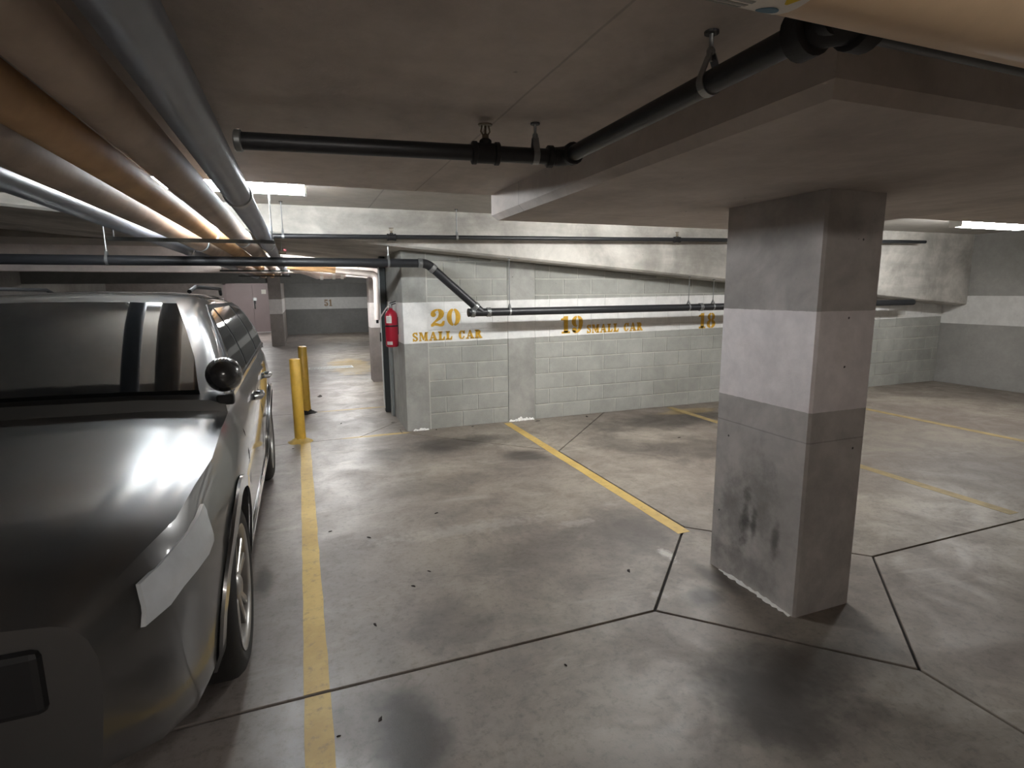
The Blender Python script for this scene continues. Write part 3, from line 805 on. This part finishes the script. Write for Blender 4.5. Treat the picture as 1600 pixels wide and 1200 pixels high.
service(-0.97, 2.062, 0.050, -1.5, 16.0, M['grey_pipe'], 'service_pipe', 'grey pipe on the outer left of the pipe rack', (6.3,))
for i, y in enumerate((4.28, 7.0, 9.7, 12.6)):
    t = thing('trapeze_hanger', (-0.6, y, 1.985), ['steel trapeze bar under the service pipes nearest the lamp', 'steel trapeze bar under the service pipes just past the thick black pipe', 'steel trapeze bar under the service pipes beyond the gate line', 'farthest steel trapeze bar under the service pipes'][i], 'hanger', 'trapeze pipe hangers')
    bm = B(); box(bm, -1.10, -0.128, y - 0.02, y + 0.02, 1.978, 2.001); finish('strut', bm, M['dark_steel'], t)
    zt = ZU if y < YR else (min(zb(-1.4), ZU) if y < 9.3 else ZC)
    for x in (-1.07, -0.143):
        z2 = ZU if y < YR else (min(zb(x), ZU) if y < 9.3 else ZC)
        bm = B(); tube(bm, [(x, y, 2.0), (x, y, z2 - 0.001)], 0.005, 8); finish('threaded_rod', bm, M['zinc'], t)
# small red valve and dark clip on the grey pipe
t = thing('valve', (-0.15, 6.35, 2.075), 'small red-handled valve on the bluish grey pipe', 'valve')
bm = B(); tube(bm, [(-0.165, 6.35, 2.055), (-0.09, 6.35, 2.055)], 0.018, 10); finish('valve_body', bm, M['brass'], t)
bm = B(); box(bm, -0.115, -0.085, 6.31, 6.43, 2.068, 2.09); bevel(bm, 0.006, 1); tag(finish('handle', bm, M['red'], t), 'red lever')
# wrapped pipe across the passage with a drop leg
t = thing('wrapped_pipe', (1.30, 10.12, 1.10), 'pale wrapped pipe crossing the passage and dropping before the far pillar', 'pipe')
bm = B(); tube(bm, [(-0.14, 10.12, 2.085), (0.62, 10.12, 2.022)], 0.055, 16); tag(finish('pipe_run', bm, M['wrap2'], t, smooth=True), 'ochre wrapped length')
bm = B(); tube(bm, [(0.62, 10.12, 2.022), (1.26, 10.12, 1.950)], 0.057, 16); tag(finish('pipe_run', bm, M['wrapw'], t, smooth=True), 'white wrapped length')
bm = B(); tube(bm, arc3((1.215, 10.12, 1.955), (1.30, 10.12, 1.945), (1.30, 10.12, 1.85)), 0.060, 16); finish('elbow', bm, M['wrapw'], t, smooth=True)
bm = B(); pts = [(1.30 - 0.003 * i, 10.12, 1.85 - i * 0.115) for i in range(7)]
tube(bm, pts, [0.056, 0.058, 0.052, 0.056, 0.05, 0.055, 0.05], 16); finish('drop_leg', bm, M['wrapw'], t, smooth=True)
bm = B(); tube(bm, [(1.282, 10.12, 1.165), (1.282, 10.12, 1.10)], 0.022, 10); tag(finish('end_valve', bm, M['black_cast'], t, smooth=True), 'dark valve end')
for x, z in ((0.0, 2.07), (1.0, 1.98)):
    bm = B(); tube(bm, [(x, 10.12, z + 0.04), (x, 10.12, ZC - 0.001)], 0.006, 8); finish('threaded_rod', bm, M['zinc'], t)
t = thing('sprinkler_pipe', (0.2, 9.93, 2.1), 'dark thin pipe crossing the passage above the wrapped one', 'pipe')
bm = B(); tube(bm, [(-0.12, 9.93, 2.165), (1.6, 9.93, 2.06)], 0.032, 14); finish('pipe_run', bm, M['black_pipe'], t, smooth=True)
for x in (0.1, 1.1):
    bm = B(); tube(bm, [(x, 9.93, 2.11), (x, 9.93, ZC - 0.001)], 0.006, 8); finish('threaded_rod', bm, M['zinc'], t)
# white insulated fittings hanging by the far beam
t = thing('insulated_fitting', (0.35, 10.35, 1.90), 'cluster of white insulated pipe fittings under the passage beam', 'pipe fitting')
bm = B(); tube(bm, [(-0.1, 10.35, 2.06), (0.15, 10.35, 2.00), (0.33, 10.35, 1.935), (0.55, 10.35, 1.925), (0.80, 10.35, 1.935)], [0.05, 0.055, 0.06, 0.045, 0.04], 14); finish('insulation', bm, M['wrapw'], t, smooth=True)
for x, r in ((0.40, 0.068), (0.60, 0.06), (0.74, 0.055)):
    bm = B(); ring(bm, (x, 10.35, 1.93), (1, 0, 0), r, 0.05, 14); finish('collar', bm, M['white'], t, smooth=True)
for x in (0.2, 0.7):
    bm = B(); tube(bm, [(x, 10.35, 1.95), (x, 10.35, ZC - 0.001)], 0.006, 6); finish('threaded_rod', bm, M['zinc'], t)

# ------------------------------------------------------------------ fluorescent lamps
def lamp(x0, x1, y, zc, power, colr, label, ztop, along='x'):
    n = thing('fluorescent_lamp', ((x0 + x1) / 2, y, zc), label, 'lamp', 'fluorescent strip lamps')
    em = emit('lit_diffuser', colr, power * LAMP_GAIN)
    def bx(a0, a1, b0, b1, z0, z1, nm, mt, bev=0):
        bm = B(); box(bm, a0, a1, b0, b1, z0, z1)
        if bev: bevel(bm, bev, 2)
        return finish(nm, bm, mt, n)
    bx(x0, x1, y - 0.065, y + 0.065, zc + 0.035, zc + 0.075, 'housing', M['white'], 0.004)
    bm = B()
    prof = [(y - 0.06, zc + 0.035), (y - 0.055, zc - 0.005), (y - 0.035, zc - 0.03), (y + 0.035, zc - 0.03), (y + 0.055, zc - 0.005), (y + 0.06, zc + 0.035)]
    prism(bm, prof, 'x', x0 + 0.012, x1 - 0.012); tag(finish('diffuser', bm, em, n), 'glowing white diffuser')
    for a in ((x0 - 0.006, x0 + 0.012), (x1 - 0.012, x1 + 0.006)): bx(a[0], a[1], y - 0.067, y + 0.067, zc - 0.034, zc + 0.077, 'end_cap', M['white'], 0.003)
    for x in (x0 + 0.22, x1 - 0.22):
        if ztop - zc > 0.085:
            bm = B(); tube(bm, [(x, y, zc + 0.07), (x, y, ztop - 0.001)], 0.006, 8); finish('hanger_rod', bm, M['zinc'], n)
COOL = (0.90, 0.96, 1.0, 1); WARM = (1.0, 0.95, 0.89, 1); NEUT = (0.985, 0.985, 0.97, 1)
lamp(-1.12, 0.10, 4.40, 2.365, 42, COOL, 'lit fluorescent strip lamp by the low slab edge, behind the grey pipe', ZU)
lamp(2.7, 3.92, 4.40, 2.365, 30, NEUT, 'lit fluorescent strip lamp above stall 19 hidden by the drop panel', ZU)
lamp(7.2, 8.42, 4.40, 2.365, 24, NEUT, 'lit fluorescent strip lamp above the stalls beyond the pillar', ZU)
lamp(-0.45, 0.77, 9.62, 2.305, 30, NEUT, 'lit fluorescent strip lamp just behind the ramp over the passage', ZC)
lamp(0.6, 1.82, 15.0, 2.25, 28, NEUT, 'lit fluorescent strip lamp midway along the passage ceiling', ZC)
lamp(0.6, 1.82, 21.2, 2.25, 16, NEUT, 'unseen fluorescent strip lamp added to brighten the far stall numbered 51', ZC)  # hidden by the beam, added to lift the dim far wall
lamp(-2.6, -1.4, 22.4, 2.25, 44, NEUT, 'lit fluorescent strip lamp before the mauve double doors', ZC)
lamp(-0.9, 0.32, -1.6, 2.15, 22, WARM, 'unseen fluorescent strip lamp added as fill behind the viewer', ZN)  # fill lamp out of view, added to lift the near pillar and ceiling

# ------------------------------------------------------------------ beige casing overhead
t = thing('equipment_casing', (0.9, 0.55, 2.0), 'beige cylindrical casing with warning stickers overhead at the top edge', 'equipment')
rc_ = 0.105; yc_, zc_ = 0.579, 2.091
bm = B(); lathe(bm, [(rc_ - 0.006, -0.62), (rc_, -0.61), (rc_, 0.78), (rc_ - 0.006, 0.79)], (0.75, yc_, zc_), (1, 0, 0), 40); finish('shell', bm, M['beige'], t, smooth=True)
def wrap_patch(x0, x1, a0, a1, mat, name, off, label=None):
    bm = B(); n = 10; rows = []
    for i in range(n + 1):
        a = R(a0 + (a1 - a0) * i / n); rr = rc_ + off
        rows.append([bm.verts.new((x, yc_ + rr * math.cos(a), zc_ + rr * math.sin(a))) for x in (x0, x1)])
    for p, q in zip(rows, rows[1:]): bm.faces.new((p[0], p[1], q[1], q[0]))
    r_ = bmesh.ops.extrude_face_region(bm, geom=bm.faces[:])
    for v in [g for g in r_['geom'] if isinstance(g, bmesh.types.BMVert)]:
        d = Vector((0, v.co.y - yc_, v.co.z - zc_)).normalized(); v.co -= d * 0.0006
    return tag(finish(name, bm, mat, t, smooth=True), label)
def wrap_poly(pts, a_mid, mat, name, off, label):
    bm = B(); rr = rc_ + off
    top, low = [], []
    for (u, w) in pts:
        a = R(a_mid) + w / rc_
        top.append(bm.verts.new((u, yc_ + rr * math.cos(a), zc_ + rr * math.sin(a))))
        low.append(bm.verts.new((u, yc_ + (rr - .0006) * math.cos(a), zc_ + (rr - .0006) * math.sin(a))))
    bm.faces.new(top); bm.faces.new(low[::-1])
    for k in range(len(pts)): bm.faces.new((top[k - 1], top[k], low[k], low[k - 1]))
    return tag(finish(name, bm, mat, t), label)
wrap_patch(0.30, 0.606, -125, -50, M['label'], 'sticker', 0.0008, 'white instruction sticker')
for i in range(8): wrap_patch(0.32, 0.545, -120 + i * 7, -116 + i * 7, M['label_print'], 'sticker_print', 0.0014)
wrap_poly([(0.570, -0.012), (0.598, -0.012), (0.600, -0.008), (0.586, 0.014), (0.582, 0.014), (0.568, -0.008)], -97, M['label_yellow'], 'warning_mark', 0.0016, 'yellow warning triangle')
wrap_poly([(0.580 + 0.014 * math.cos(2 * PI * k / 18), 0.014 * math.sin(2 * PI * k / 18)) for k in range(18)], -75, M['label_blue'], 'mandatory_mark', 0.0016, 'blue round mark')
for x in (0.25, 1.3):
    bm = B(); tube(bm, [(x, yc_, zc_ + rc_ - 0.01), (x, yc_, ZN - 0.001)], 0.006, 8); finish('hanger_rod', bm, M['zinc'], t)

# ------------------------------------------------------------------ fire extinguisher
ex, ey, ez = 1.030, 6.83, 0.985
t = thing('fire_extinguisher', (ex, ey, ez), 'red fire extinguisher hanging on the end of the numbered wall', 'fire extinguisher')
bm = B(); lathe(bm, [(0.0, 0.004), (0.062, 0.0), (0.073, 0.012), (0.075, 0.03), (0.075, 0.37), (0.070, 0.40), (0.052, 0.43), (0.028, 0.447), (0.022, 0.452), (0.022, 0.465)], (ex, ey, ez), n=32)
cyl = finish('cylinder', bm, M['red'], t, smooth=True)
def ex_patch(a0, a1, z0, z1, mat, name, rr=0.0757, label=None, parent=None):
    bm = B(); n = 10; rows = []
    for i in range(n + 1):
        a = R(a0 + (a1 - a0) * i / n)
        rows.append([bm.verts.new((ex + rr * math.cos(a), ey + rr * math.sin(a), ez + z)) for z in (z0, z1)])
    for p, q in zip(rows, rows[1:]): bm.faces.new((p[0], p[1], q[1], q[0]))
    r_ = bmesh.ops.extrude_face_region(bm, geom=bm.faces[:])
    for v in [g for g in r_['geom'] if isinstance(g, bmesh.types.BMVert)]:
        d = Vector((v.co.x - ex, v.co.y - ey, 0)).normalized(); v.co -= d * 0.0008
    return tag(finish(name, bm, mat, parent or cyl, smooth=True), label)
ex_patch(-150, -95, 0.29, 0.375, M['label'], 'label_plate', label='white instruction label')
ex_patch(-142, -104, 0.315, 0.32, M['label_print'], 'label_print', 0.0762); ex_patch(-142, -104, 0.335, 0.34, M['label_print'], 'label_print', 0.0762); ex_patch(-142, -104, 0.352, 0.357, M['label_print'], 'label_print', 0.0762)
ex_patch(-150, -95, 0.03, 0.07, M['label'], 'label_plate', label='small white label near the base')
bm = B(); lathe(bm, [(0.0765, 0.245), (0.0785, 0.247), (0.0785, 0.262), (0.0765, 0.264)], (ex, ey, ez), n=32); box(bm, ex + 0.07, 1.109, ey - 0.02, ey + 0.02, ez + 0.15, ez + 0.36)
finish('bracket_strap', bm, M['black'], t)
bm = B(); lathe(bm, [(0.016, 0.462), (0.02, 0.468), (0.02, 0.50), (0.012, 0.515)], (ex, ey, ez), n=14); tube(bm, [(ex, ey, ez + 0.485), (ex - 0.03, ey - 0.02, ez + 0.485)], 0.012, 10)
finish('valve', bm, M['zinc'], t, smooth=True)
bm = B()
for dz in (0.512, 0.535):
    tube(bm, [(ex - 0.012, ey, ez + dz - 0.01), (ex + 0.02, ey - 0.02, ez + dz), (ex + 0.055, ey - 0.04, ez + dz + 0.012)], 0.006, 8)
finish('handle', bm, M['black'], t, smooth=True)
bm = B(); tube(bm, [(ex - 0.018, ey, ez + 0.485), (ex - 0.05, ey + 0.0, ez + 0.47), (ex - 0.085, ey + 0.01, ez + 0.42), (ex - 0.115, ey + 0.02, ez + 0.37), (ex - 0.125, ey + 0.03, ez + 0.34)], 0.008, 10)
tag(finish('hose', bm, M['wrapw'], t, smooth=True), 'pale discharge hose')
bm = B(); lathe(bm, [(0.0, 0.0), (0.014, 0.001), (0.014, 0.012), (0.0, 0.013)], (ex - 0.03, ey - 0.02, ez + 0.485), (-0.6, -0.8, 0), 14); finish('gauge', bm, M['label'], t)

# ------------------------------------------------------------------ parked car
CX, YFW, YRW, WR = -1.22, 2.55, 5.25, 0.37
Y0, Y1 = 1.62, 6.22
car = thing('car', (CX, 3.9, 0), 'dark grey sport utility car parked along the left of the empty stall', 'car')
def interp(tab, v):
    if v <= tab[0][0]: return tab[0][1]
    for (a, fa), (b, fb) in zip(tab, tab[1:]):
        if v <= b:
            u = (v - a) / (b - a); u = u * u * (3 - 2 * u) * 0.5 + u * 0.5
            return fa + (fb - fa) * u
    return tab[-1][1]
HZ = [(0.22, 0.855), (0.32, 0.895), (0.45, 0.905), (0.60, 0.918), (0.80, 0.930), (0.92, 0.924), (1.02, 0.900), (1.10, 0.858), (1.2, 0.80)]
PLAN = [(1.62, 0.72), (1.75, 0.86), (2.0, 0.955), (2.4, 1.0), (5.4, 1.0), (5.8, 0.975), (6.05, 0.92), (6.22, 0.80)]
TOP = [(1.62, 0.80), (1.75, 0.90), (2.2, 0.98), (2.9, 1.06), (3.4, 1.10), (5.2, 1.13), (6.0, 1.15), (6.22, 1.12)]
BOT = [(1.62, 0.36), (1.9, 0.26), (2.4, 0.23), (5.4, 0.23), (5.9, 0.30), (6.22, 0.42)]
def body_hw(y, z):
    return interp(HZ, z) * interp(PLAN, y)
stations = [1.62, 1.68, 1.78, 1.95, 2.15, 2.4, 2.7, 3.0, 3.3, 3.7, 4.1, 4.5, 4.9, 5.3, 5.6, 5.85, 6.0, 6.12, 6.18, 6.22]
bm = B(); rings = []
fr = [0, .1, .24, .42, .62, .78, .9, 1.0]
for y in stations:
    zt, z0 = interp(TOP, y), interp(BOT, y)
    side = []
    for f in fr:
        z = z0 + (zt - z0) * f
        zz = 0.22 + (1.10 - 0.22) * f
        side.append((interp(HZ, zz) * interp(PLAN, y), z))
    crown = [(side[-1][0] * 0.93, zt + 0.012), (side[-1][0] * 0.6, zt + 0.03), (0, zt + 0.036)]
    half = side + crown
    ringp = [(CX + a, y, z) for a, z in half] + [(CX - a, y, z) for a, z in half[-2::-1]]
    rings.append([bm.verts.new(p) for p in ringp])
for A, Bq in zip(rings, rings[1:]):
    n = len(A)
    for k in range(n):
        bm.faces.new((A[k], A[(k + 1) % n], Bq[(k + 1) % n], Bq[k]))
bm.faces.new(rings[0]); bm.faces.new(rings[-1][::-1])
body = finish('body', bm, M['paint'], car, smooth=True, autosmooth=35)
# wheel arches are cut out of the body
cb = B()
for yy in (YFW, YRW):
    for s in (1, -1):
        lathe(cb, [(0.425, 0.0), (0.425, 0.36)], (CX + s * 0.62, yy, WR + 0.01), (s, 0, 0), 40)
cutter = finish('arch_cutter', cb, M['trim'], loc=(CX, 3.9, 0))
md = body.modifiers.new('arches', 'BOOLEAN'); md.operation = 'DIFFERENCE'; md.object = cutter; md.solver = 'EXACT'
dg = bpy.context.evaluated_depsgraph_get()
new = bpy.data.meshes.new_from_object(body.evaluated_get(dg))
body.modifiers.clear(); old = body.data; body.data = new; new.name = 'body'
bpy.data.objects.remove(cutter)
bmx = B(); bmx.from_mesh(new)
for f in bmx.faces: f.smooth = True
for e in bmx.edges:
    if len(e.link_faces) == 2 and e.calc_face_angle(0) > R(32): e.smooth = False
bmx.to_mesh(new); bmx.free()

# cabin
def cab_hw(z):
    u = (z - 1.10) / 0.52
    return 0.852 - 0.08 * u - 0.15 * u * u
ROOF = [(3.0, 1.14), (3.25, 1.29), (3.5, 1.44), (3.8, 1.58), (4.1, 1.63), (4.6, 1.645), (5.2, 1.63), (5.7, 1.585), (5.9, 1.53), (6.05, 1.36), (6.15, 1.16)]
bm = B(); rings = []
for y, zt in ROOF:
    zb_ = interp(TOP, y) - 0.03
    half = []
    for f in (0, .2, .4, .6, .8, .93, 1.0):
        z = zb_ + (zt - 0.03 - zb_) * f
        half.append((cab_hw(z) - (0.02 if f == 1.0 else 0), z))
    e = half[-1]
    half += [(e[0] * 0.94, zt - 0.008), (e[0] * 0.6, zt + 0.012), (0, zt + 0.02)]
    rings.append([bm.verts.new(p) for p in [(CX + a, y, z) for a, z in half] + [(CX - a, y, z) for a, z in half[-2::-1]]])
for A, Bq in zip(rings, rings[1:]):
    n = len(A)
    for k in range(n):
        bm.faces.new((A[k], A[(k + 1) % n], Bq[(k + 1) % n], Bq[k]))
bm.faces.new(rings[0]); bm.faces.new(rings[-1][::-1])
finish('cabin', bm, M['paint'], car, smooth=True, autosmooth=50)
def side_patch(name, mat, poly, off, surf, parent=car, n=10, label=None, s=1, thick=0.006):
    """panel following the car side; poly = bottom and top edges as lists of (y,z), equal length"""
    bot, top = poly
    bm = B(); rows = []
    K = 6
    for (a, b) in zip(bot, top):
        rr = []
        for k in range(K + 1):
            y = a[0] + (b[0] - a[0]) * k / K; z = a[1] + (b[1] - a[1]) * k / K
            rr.append(bm.verts.new((CX + s * (surf(y, z) + off), y, z)))
        rows.append(rr)
    for A, Bq in zip(rows, rows[1:]):
        for k in range(K): bm.faces.new((A[k], A[k + 1], Bq[k + 1], Bq[k]))
    r_ = bmesh.ops.extrude_face_region(bm, geom=bm.faces[:])
    bmesh.ops.translate(bm, verts=[g for g in r_['geom'] if isinstance(g, bmesh.types.BMVert)], vec=(-s * (off + thick), 0, 0))
    return tag(finish(name, bm, mat, parent, smooth=True), label)
cs = lambda y, z: cab_hw(z)
def bs(y, z):
    zt, z0 = interp(TOP, y), interp(BOT, y)
    return interp(HZ, 0.22 + 0.88 * (z - z0) / (zt - z0)) * interp(PLAN, y)
def lerpl(p, q, n): return [(p[0] + (q[0] - p[0]) * i / n, p[1] + (q[1] - p[1]) * i / n) for i in range(n + 1)]
for s in (1, -1):
    nm = 'side_window'
    side_patch('window_surround', M['trim'], (lerpl((3.27, 1.125), (6.0, 1.155), 16), [(3.30, 1.15), (3.5, 1.30), (3.75, 1.45), (3.95, 1.53)] + lerpl((4.1, 1.57), (5.5, 1.565), 9) + [(5.75, 1.52), (5.88, 1.42), (5.98, 1.28)]), 0.006, cs, s=s)
    side_patch(nm, M['glass'], (lerpl((3.42, 1.15), (4.17, 1.155), 8), lerpl((3.62, 1.31), (3.92, 1.495), 3) + lerpl((4.0, 1.525), (4.17, 1.545), 4)), 0.010, cs, s=s)
    side_patch(nm, M['glass'], (lerpl((4.24, 1.155), (5.15, 1.165), 8), lerpl((4.24, 1.545), (5.10, 1.545), 8)), 0.010, cs, s=s)
    side_patch(nm, M['glass'], (lerpl((5.24, 1.165), (5.90, 1.18), 6), lerpl((5.20, 1.54), (5.68, 1.50), 4) + [(5.80, 1.42), (5.90, 1.27)]), 0.010, cs, s=s)
    side_patch('belt_moulding', M['chrome'], (lerpl((3.25, 1.103), (6.02, 1.143), 16), lerpl((3.25, 1.125), (6.02, 1.165), 16)), 0.016, cs, s=s, label='bright chrome strip under the windows')
    for y in (3.08, 4.20, 5.12):
        top = 1.06 if y < 3.2 else 1.095
        side_patch('door_gap', M['trim'], (lerpl((y, 0.36), (y + 0.008, 0.36), 1), lerpl((y + (0.02 if y > 5 else 0), top), (y + 0.008 + (0.02 if y > 5 else 0), top), 1)), 0.0012, bs, s=s)
    side_patch('door_moulding', M['chrome'], (lerpl((3.12, 0.335), (4.78, 0.335), 12), lerpl((3.12, 0.365), (4.78, 0.365), 12)), 0.012, bs, s=s, label='bright lower door strip')
    side_patch('sill_cladding', M['trim'], (lerpl((3.0, 0.24), (4.82, 0.24), 12), lerpl((3.0, 0.33), (4.82, 0.33), 12)), 0.010, bs, s=s)
    for y in (3.93, 4.90):
        xh = CX + s * (bs(y, 0.985) + 0.004)
        bm = B(); tube(bm, [(xh, y - 0.10, 0.985), (xh + s * 0.035, y - 0.085, 0.985), (xh + s * 0.042, y, 0.988), (xh + s * 0.035, y + 0.085, 0.99), (xh, y + 0.10, 0.99)], [0.014, 0.016, 0.017, 0.016, 0.014], 10)
        tag(finish('door_handle', bm, M['handle'], car, smooth=True), 'satin chrome door handle')
    # mirror
    mx = CX + s * 0.86
    bm = B()
    bmesh.ops.create_uvsphere(bm, u_segments=20, v_segments=12, radius=1.0)
    for v in bm.verts: v.co = Vector((v.co.x * 0.085, v.co.y * 0.075 * (1.2 if v.co.y < 0 else 0.55), v.co.z * 0.088)) + Vector((mx - s * 0.012, 3.06, 1.245))
    mir = finish('door_mirror', bm, M['mirror'], car, smooth=True)
    bm = B(); box(bm, mx - 0.05 if s > 0 else mx - 0.03, mx + 0.03 if s > 0 else mx + 0.05, 3.0, 3.05, 1.10, 1.15); bevel(bm, 0.01, 2); finish('mirror_arm', bm, M['trim'], mir)
    # arch lips
    for yy in (YFW, YRW):
        bm = B(); rows = []
        for i in range(25):
            a = R(-12 + i * 204 / 24)
            row = []
            for rr in (0.422, 0.475):
                y = yy + rr * math.cos(a); z = WR + 0.01 + rr * math.sin(a)
                row.append(bm.verts.new((CX + s * (bs(y, max(z, 0.26)) + 0.004), y, z)))
            rows.append(row)
        for A, Bq in zip(rows, rows[1:]): bm.faces.new((A[0], A[1], Bq[1], Bq[0]))
        r_ = bmesh.ops.extrude_face_region(bm, geom=bm.faces[:])
        bmesh.ops.translate(bm, verts=[g for g in r_['geom'] if isinstance(g, bmesh.types.BMVert)], vec=(s * 0.012, 0, 0))
        finish('arch_trim', bm, M['paint'], car, smooth=True)
        bm = B(); box(bm, CX + s * 0.56 if s > 0 else CX + s * 0.64, CX + s * 0.64 if s > 0 else CX + s * 0.56, yy - 0.42, yy + 0.42, 0.2, 0.8); finish('arch_liner', bm, M['trim'], car)
        # mud flap
        bm = B(); fx = CX + s * 0.78; box(bm, fx - 0.11, fx + 0.11, yy + 0.44, yy + 0.465, 0.13, 0.42); bevel(bm, 0.01, 2); finish('mud_flap', bm, M['trim'], car)
        # wheel
        xo = CX + s * 0.915
        bm = B(); lathe(bm, [(0.255, -0.02), (0.275, -0.005), (0.31, 0.002), (0.345, -0.012), (0.365, -0.035), (0.370, -0.06), (0.370, -0.19), (0.36, -0.215), (0.33, -0.23), (0.255, -0.22), (0.250, -0.12), (0.255, -0.02)], (xo, yy, WR), (s, 0, 0), 48, False)
        ty = finish('tyre', bm, M['rubber'], car, smooth=True)
        bm = B(); lathe(bm, [(0.262, -0.010), (0.268, -0.004), (0.258, -0.006), (0.245, -0.02), (0.238, -0.08), (0.232, -0.17), (0.240, -0.17), (0.252, -0.02), (0.262, -0.010)], (xo, yy, WR), (s, 0, 0), 48, False); finish('rim', bm, M['alloy'], ty, smooth=True)
        bm = B(); lathe(bm, [(0.0, -0.12), (0.235, -0.12), (0.235, -0.125)], (xo, yy, WR), (s, 0, 0), 32); tag(finish('brake_disc', bm, M['trim'], ty), 'dark brake disc behind the spokes')
        for k in range(5):
            for dv in (-9, 9):
                a = R(90 + k * 72 + dv); a2 = R(90 + k * 72 + dv * 1.25)
                u0 = Vector((0, math.cos(a), math.sin(a))); u1 = Vector((0, math.cos(a2), math.sin(a2)))
                bm = B()
                p0 = Vector((xo - s * 0.030, yy, WR)) + u0 * 0.045; p1 = Vector((xo - s * 0.020, yy, WR)) + u1 * 0.252
                tdir = Vector((0, -u0.z, u0.y)); dep = Vector((-s * 0.03, 0, 0))
                vv = [bm.verts.new(p) for p in (p0 - tdir * 0.015, p0 + tdir * 0.015, p1 + tdir * 0.021, p1 - tdir * 0.021)]
                ww = [bm.verts.new(p.co + dep) for p in vv]
                bm.faces.new(vv); bm.faces.new(ww[::-1])
                for i in range(4): bm.faces.new((vv[i], vv[(i + 1) % 4], ww[(i + 1) % 4], ww[i]))
                bevel(bm, 0.005, 1)
                finish('spoke', bm, M['alloy'], ty)
        bm = B(); lathe(bm, [(0.0, -0.010), (0.03, -0.012), (0.055, -0.022), (0.065, -0.035), (0.065, -0.06)], (xo, yy, WR), (s, 0, 0), 24); finish('hub_cap', bm, M['alloy'], ty, smooth=True)
    # lamps at the corners
    side_patch('headlamp', M['headl'], (lerpl((1.70, 0.72), (2.05, 0.80), 5), lerpl((1.72, 0.84), (2.10, 0.92), 5)), 0.006, bs, s=s)
    side_patch('tail_lamp', M['tail'], (lerpl((6.00, 0.84), (6.17, 0.84), 4), lerpl((5.92, 1.07), (6.17, 1.06), 4)), 0.006, bs, s=s)
# windscreen, rear glass
bm = B(); rows = []
for (y, z) in ((3.02, 1.165), (3.25, 1.305), (3.5, 1.455), (3.74, 1.57)):
    hw = cab_hw(z) - 0.10
    rows.append([bm.verts.new((CX + hw * q, y - 0.012, z + 0.018 + 0.015 * (1 - q * q))) for q in (-1, -.6, -.2, .2, .6, 1)])
for A, Bq in zip(rows, rows[1:]):
    for k in range(5): bm.faces.new((A[k], A[k + 1], Bq[k + 1], Bq[k]))
r_ = bmesh.ops.extrude_face_region(bm, geom=bm.faces[:]); bmesh.ops.translate(bm, verts=[g for g in r_['geom'] if isinstance(g, bmesh.types.BMVert)], vec=(0, 0.03, -0.03))
finish('windscreen', bm, M['glass'], car, smooth=True)
bm = B(); rows = []
for (y, z) in ((6.165, 1.19), (6.08, 1.36), (5.96, 1.50)):
    hw = cab_hw(z) - 0.12
    rows.append([bm.verts.new((CX + hw * q, y + 0.006, z + 0.012)) for q in (-1, -.5, 0, .5, 1)])
for A, Bq in zip(rows, rows[1:]):
    for k in range(4): bm.faces.new((A[k], A[k + 1], Bq[k + 1], Bq[k]))
r_ = bmesh.ops.extrude_face_region(bm, geom=bm.faces[:]); bmesh.ops.translate(bm, verts=[g for g in r_['geom'] if isinstance(g, bmesh.types.BMVert)], vec=(0, -0.04, -0.01))
finish('rear_glass', bm, M['glass'], car, smooth=True)
bm = B(); box(bm, CX - 0.55, CX + 0.55, 1.600, 1.66, 0.58, 0.76); bevel(bm, 0.02, 2); finish('grille', bm, M['trim'], car)
for s in (-1, 1):
    bm = B(); tube(bm, [(CX + s * 0.585, 4.0, 1.655), (CX + s * 0.60, 4.15, 1.685), (CX + s * 0.60, 5.35, 1.68), (CX + s * 0.585, 5.5, 1.635)], 0.013, 10); tag(finish('roof_rail', bm, M['trim'], car, smooth=True), 'dark roof rail')

# ------------------------------------------------------------------ litter on the floor
lbl = 'tiny dark scrap of leaf litter lying on the concrete floor'
for (x, y, s) in [(0.10, 3.86, .035), (0.34, 3.66, .035), (0.50, 2.92, .03), (0.25, 2.62, .035), (0.62, 3.05, .03), (0.19, 1.98, .03), (0.86, 3.9, .04), (1.72, 2.62, .05), (-0.16, 6.2, .03), (0.40, 7.2, .05), (1.02, 7.0, .06), (2.75, 6.36, .07), (3.45, 6.34, .08), (1.9, 6.40, .04), (1.45, 6.42, .05), (3.9, 5.0, .05), (0.22, 9.3, .22), (0.03, 1.95, .02), (1.0, 2.0, .02)]:
    bm = B(); n = 7; a0 = random.uniform(0, PI)
    c = bm.verts.new((x, y, 0.006)); rim = []
    for k in range(n):
        a = 2 * PI * k / n; rr = s * random.uniform(0.3, 0.6)
        u, w = math.cos(a) * rr, math.sin(a) * rr * 0.4
        rim.append(bm.verts.new((x + u * math.cos(a0) - w * math.sin(a0), y + u * math.sin(a0) + w * math.cos(a0), random.uniform(0.001, 0.004))))
    for k in range(n): bm.faces.new((c, rim[k], rim[(k + 1) % n]))
    low = [bm.verts.new((v.co.x, v.co.y, 0.0002)) for v in rim]
    for k in range(n): bm.faces.new((rim[k], low[k], low[(k + 1) % n], rim[(k + 1) % n]))
    bm.faces.new(low)
    tag(finish('leaf_scrap', bm, M['dirt']), lbl, 'litter', 'scraps of leaf litter on the floor')
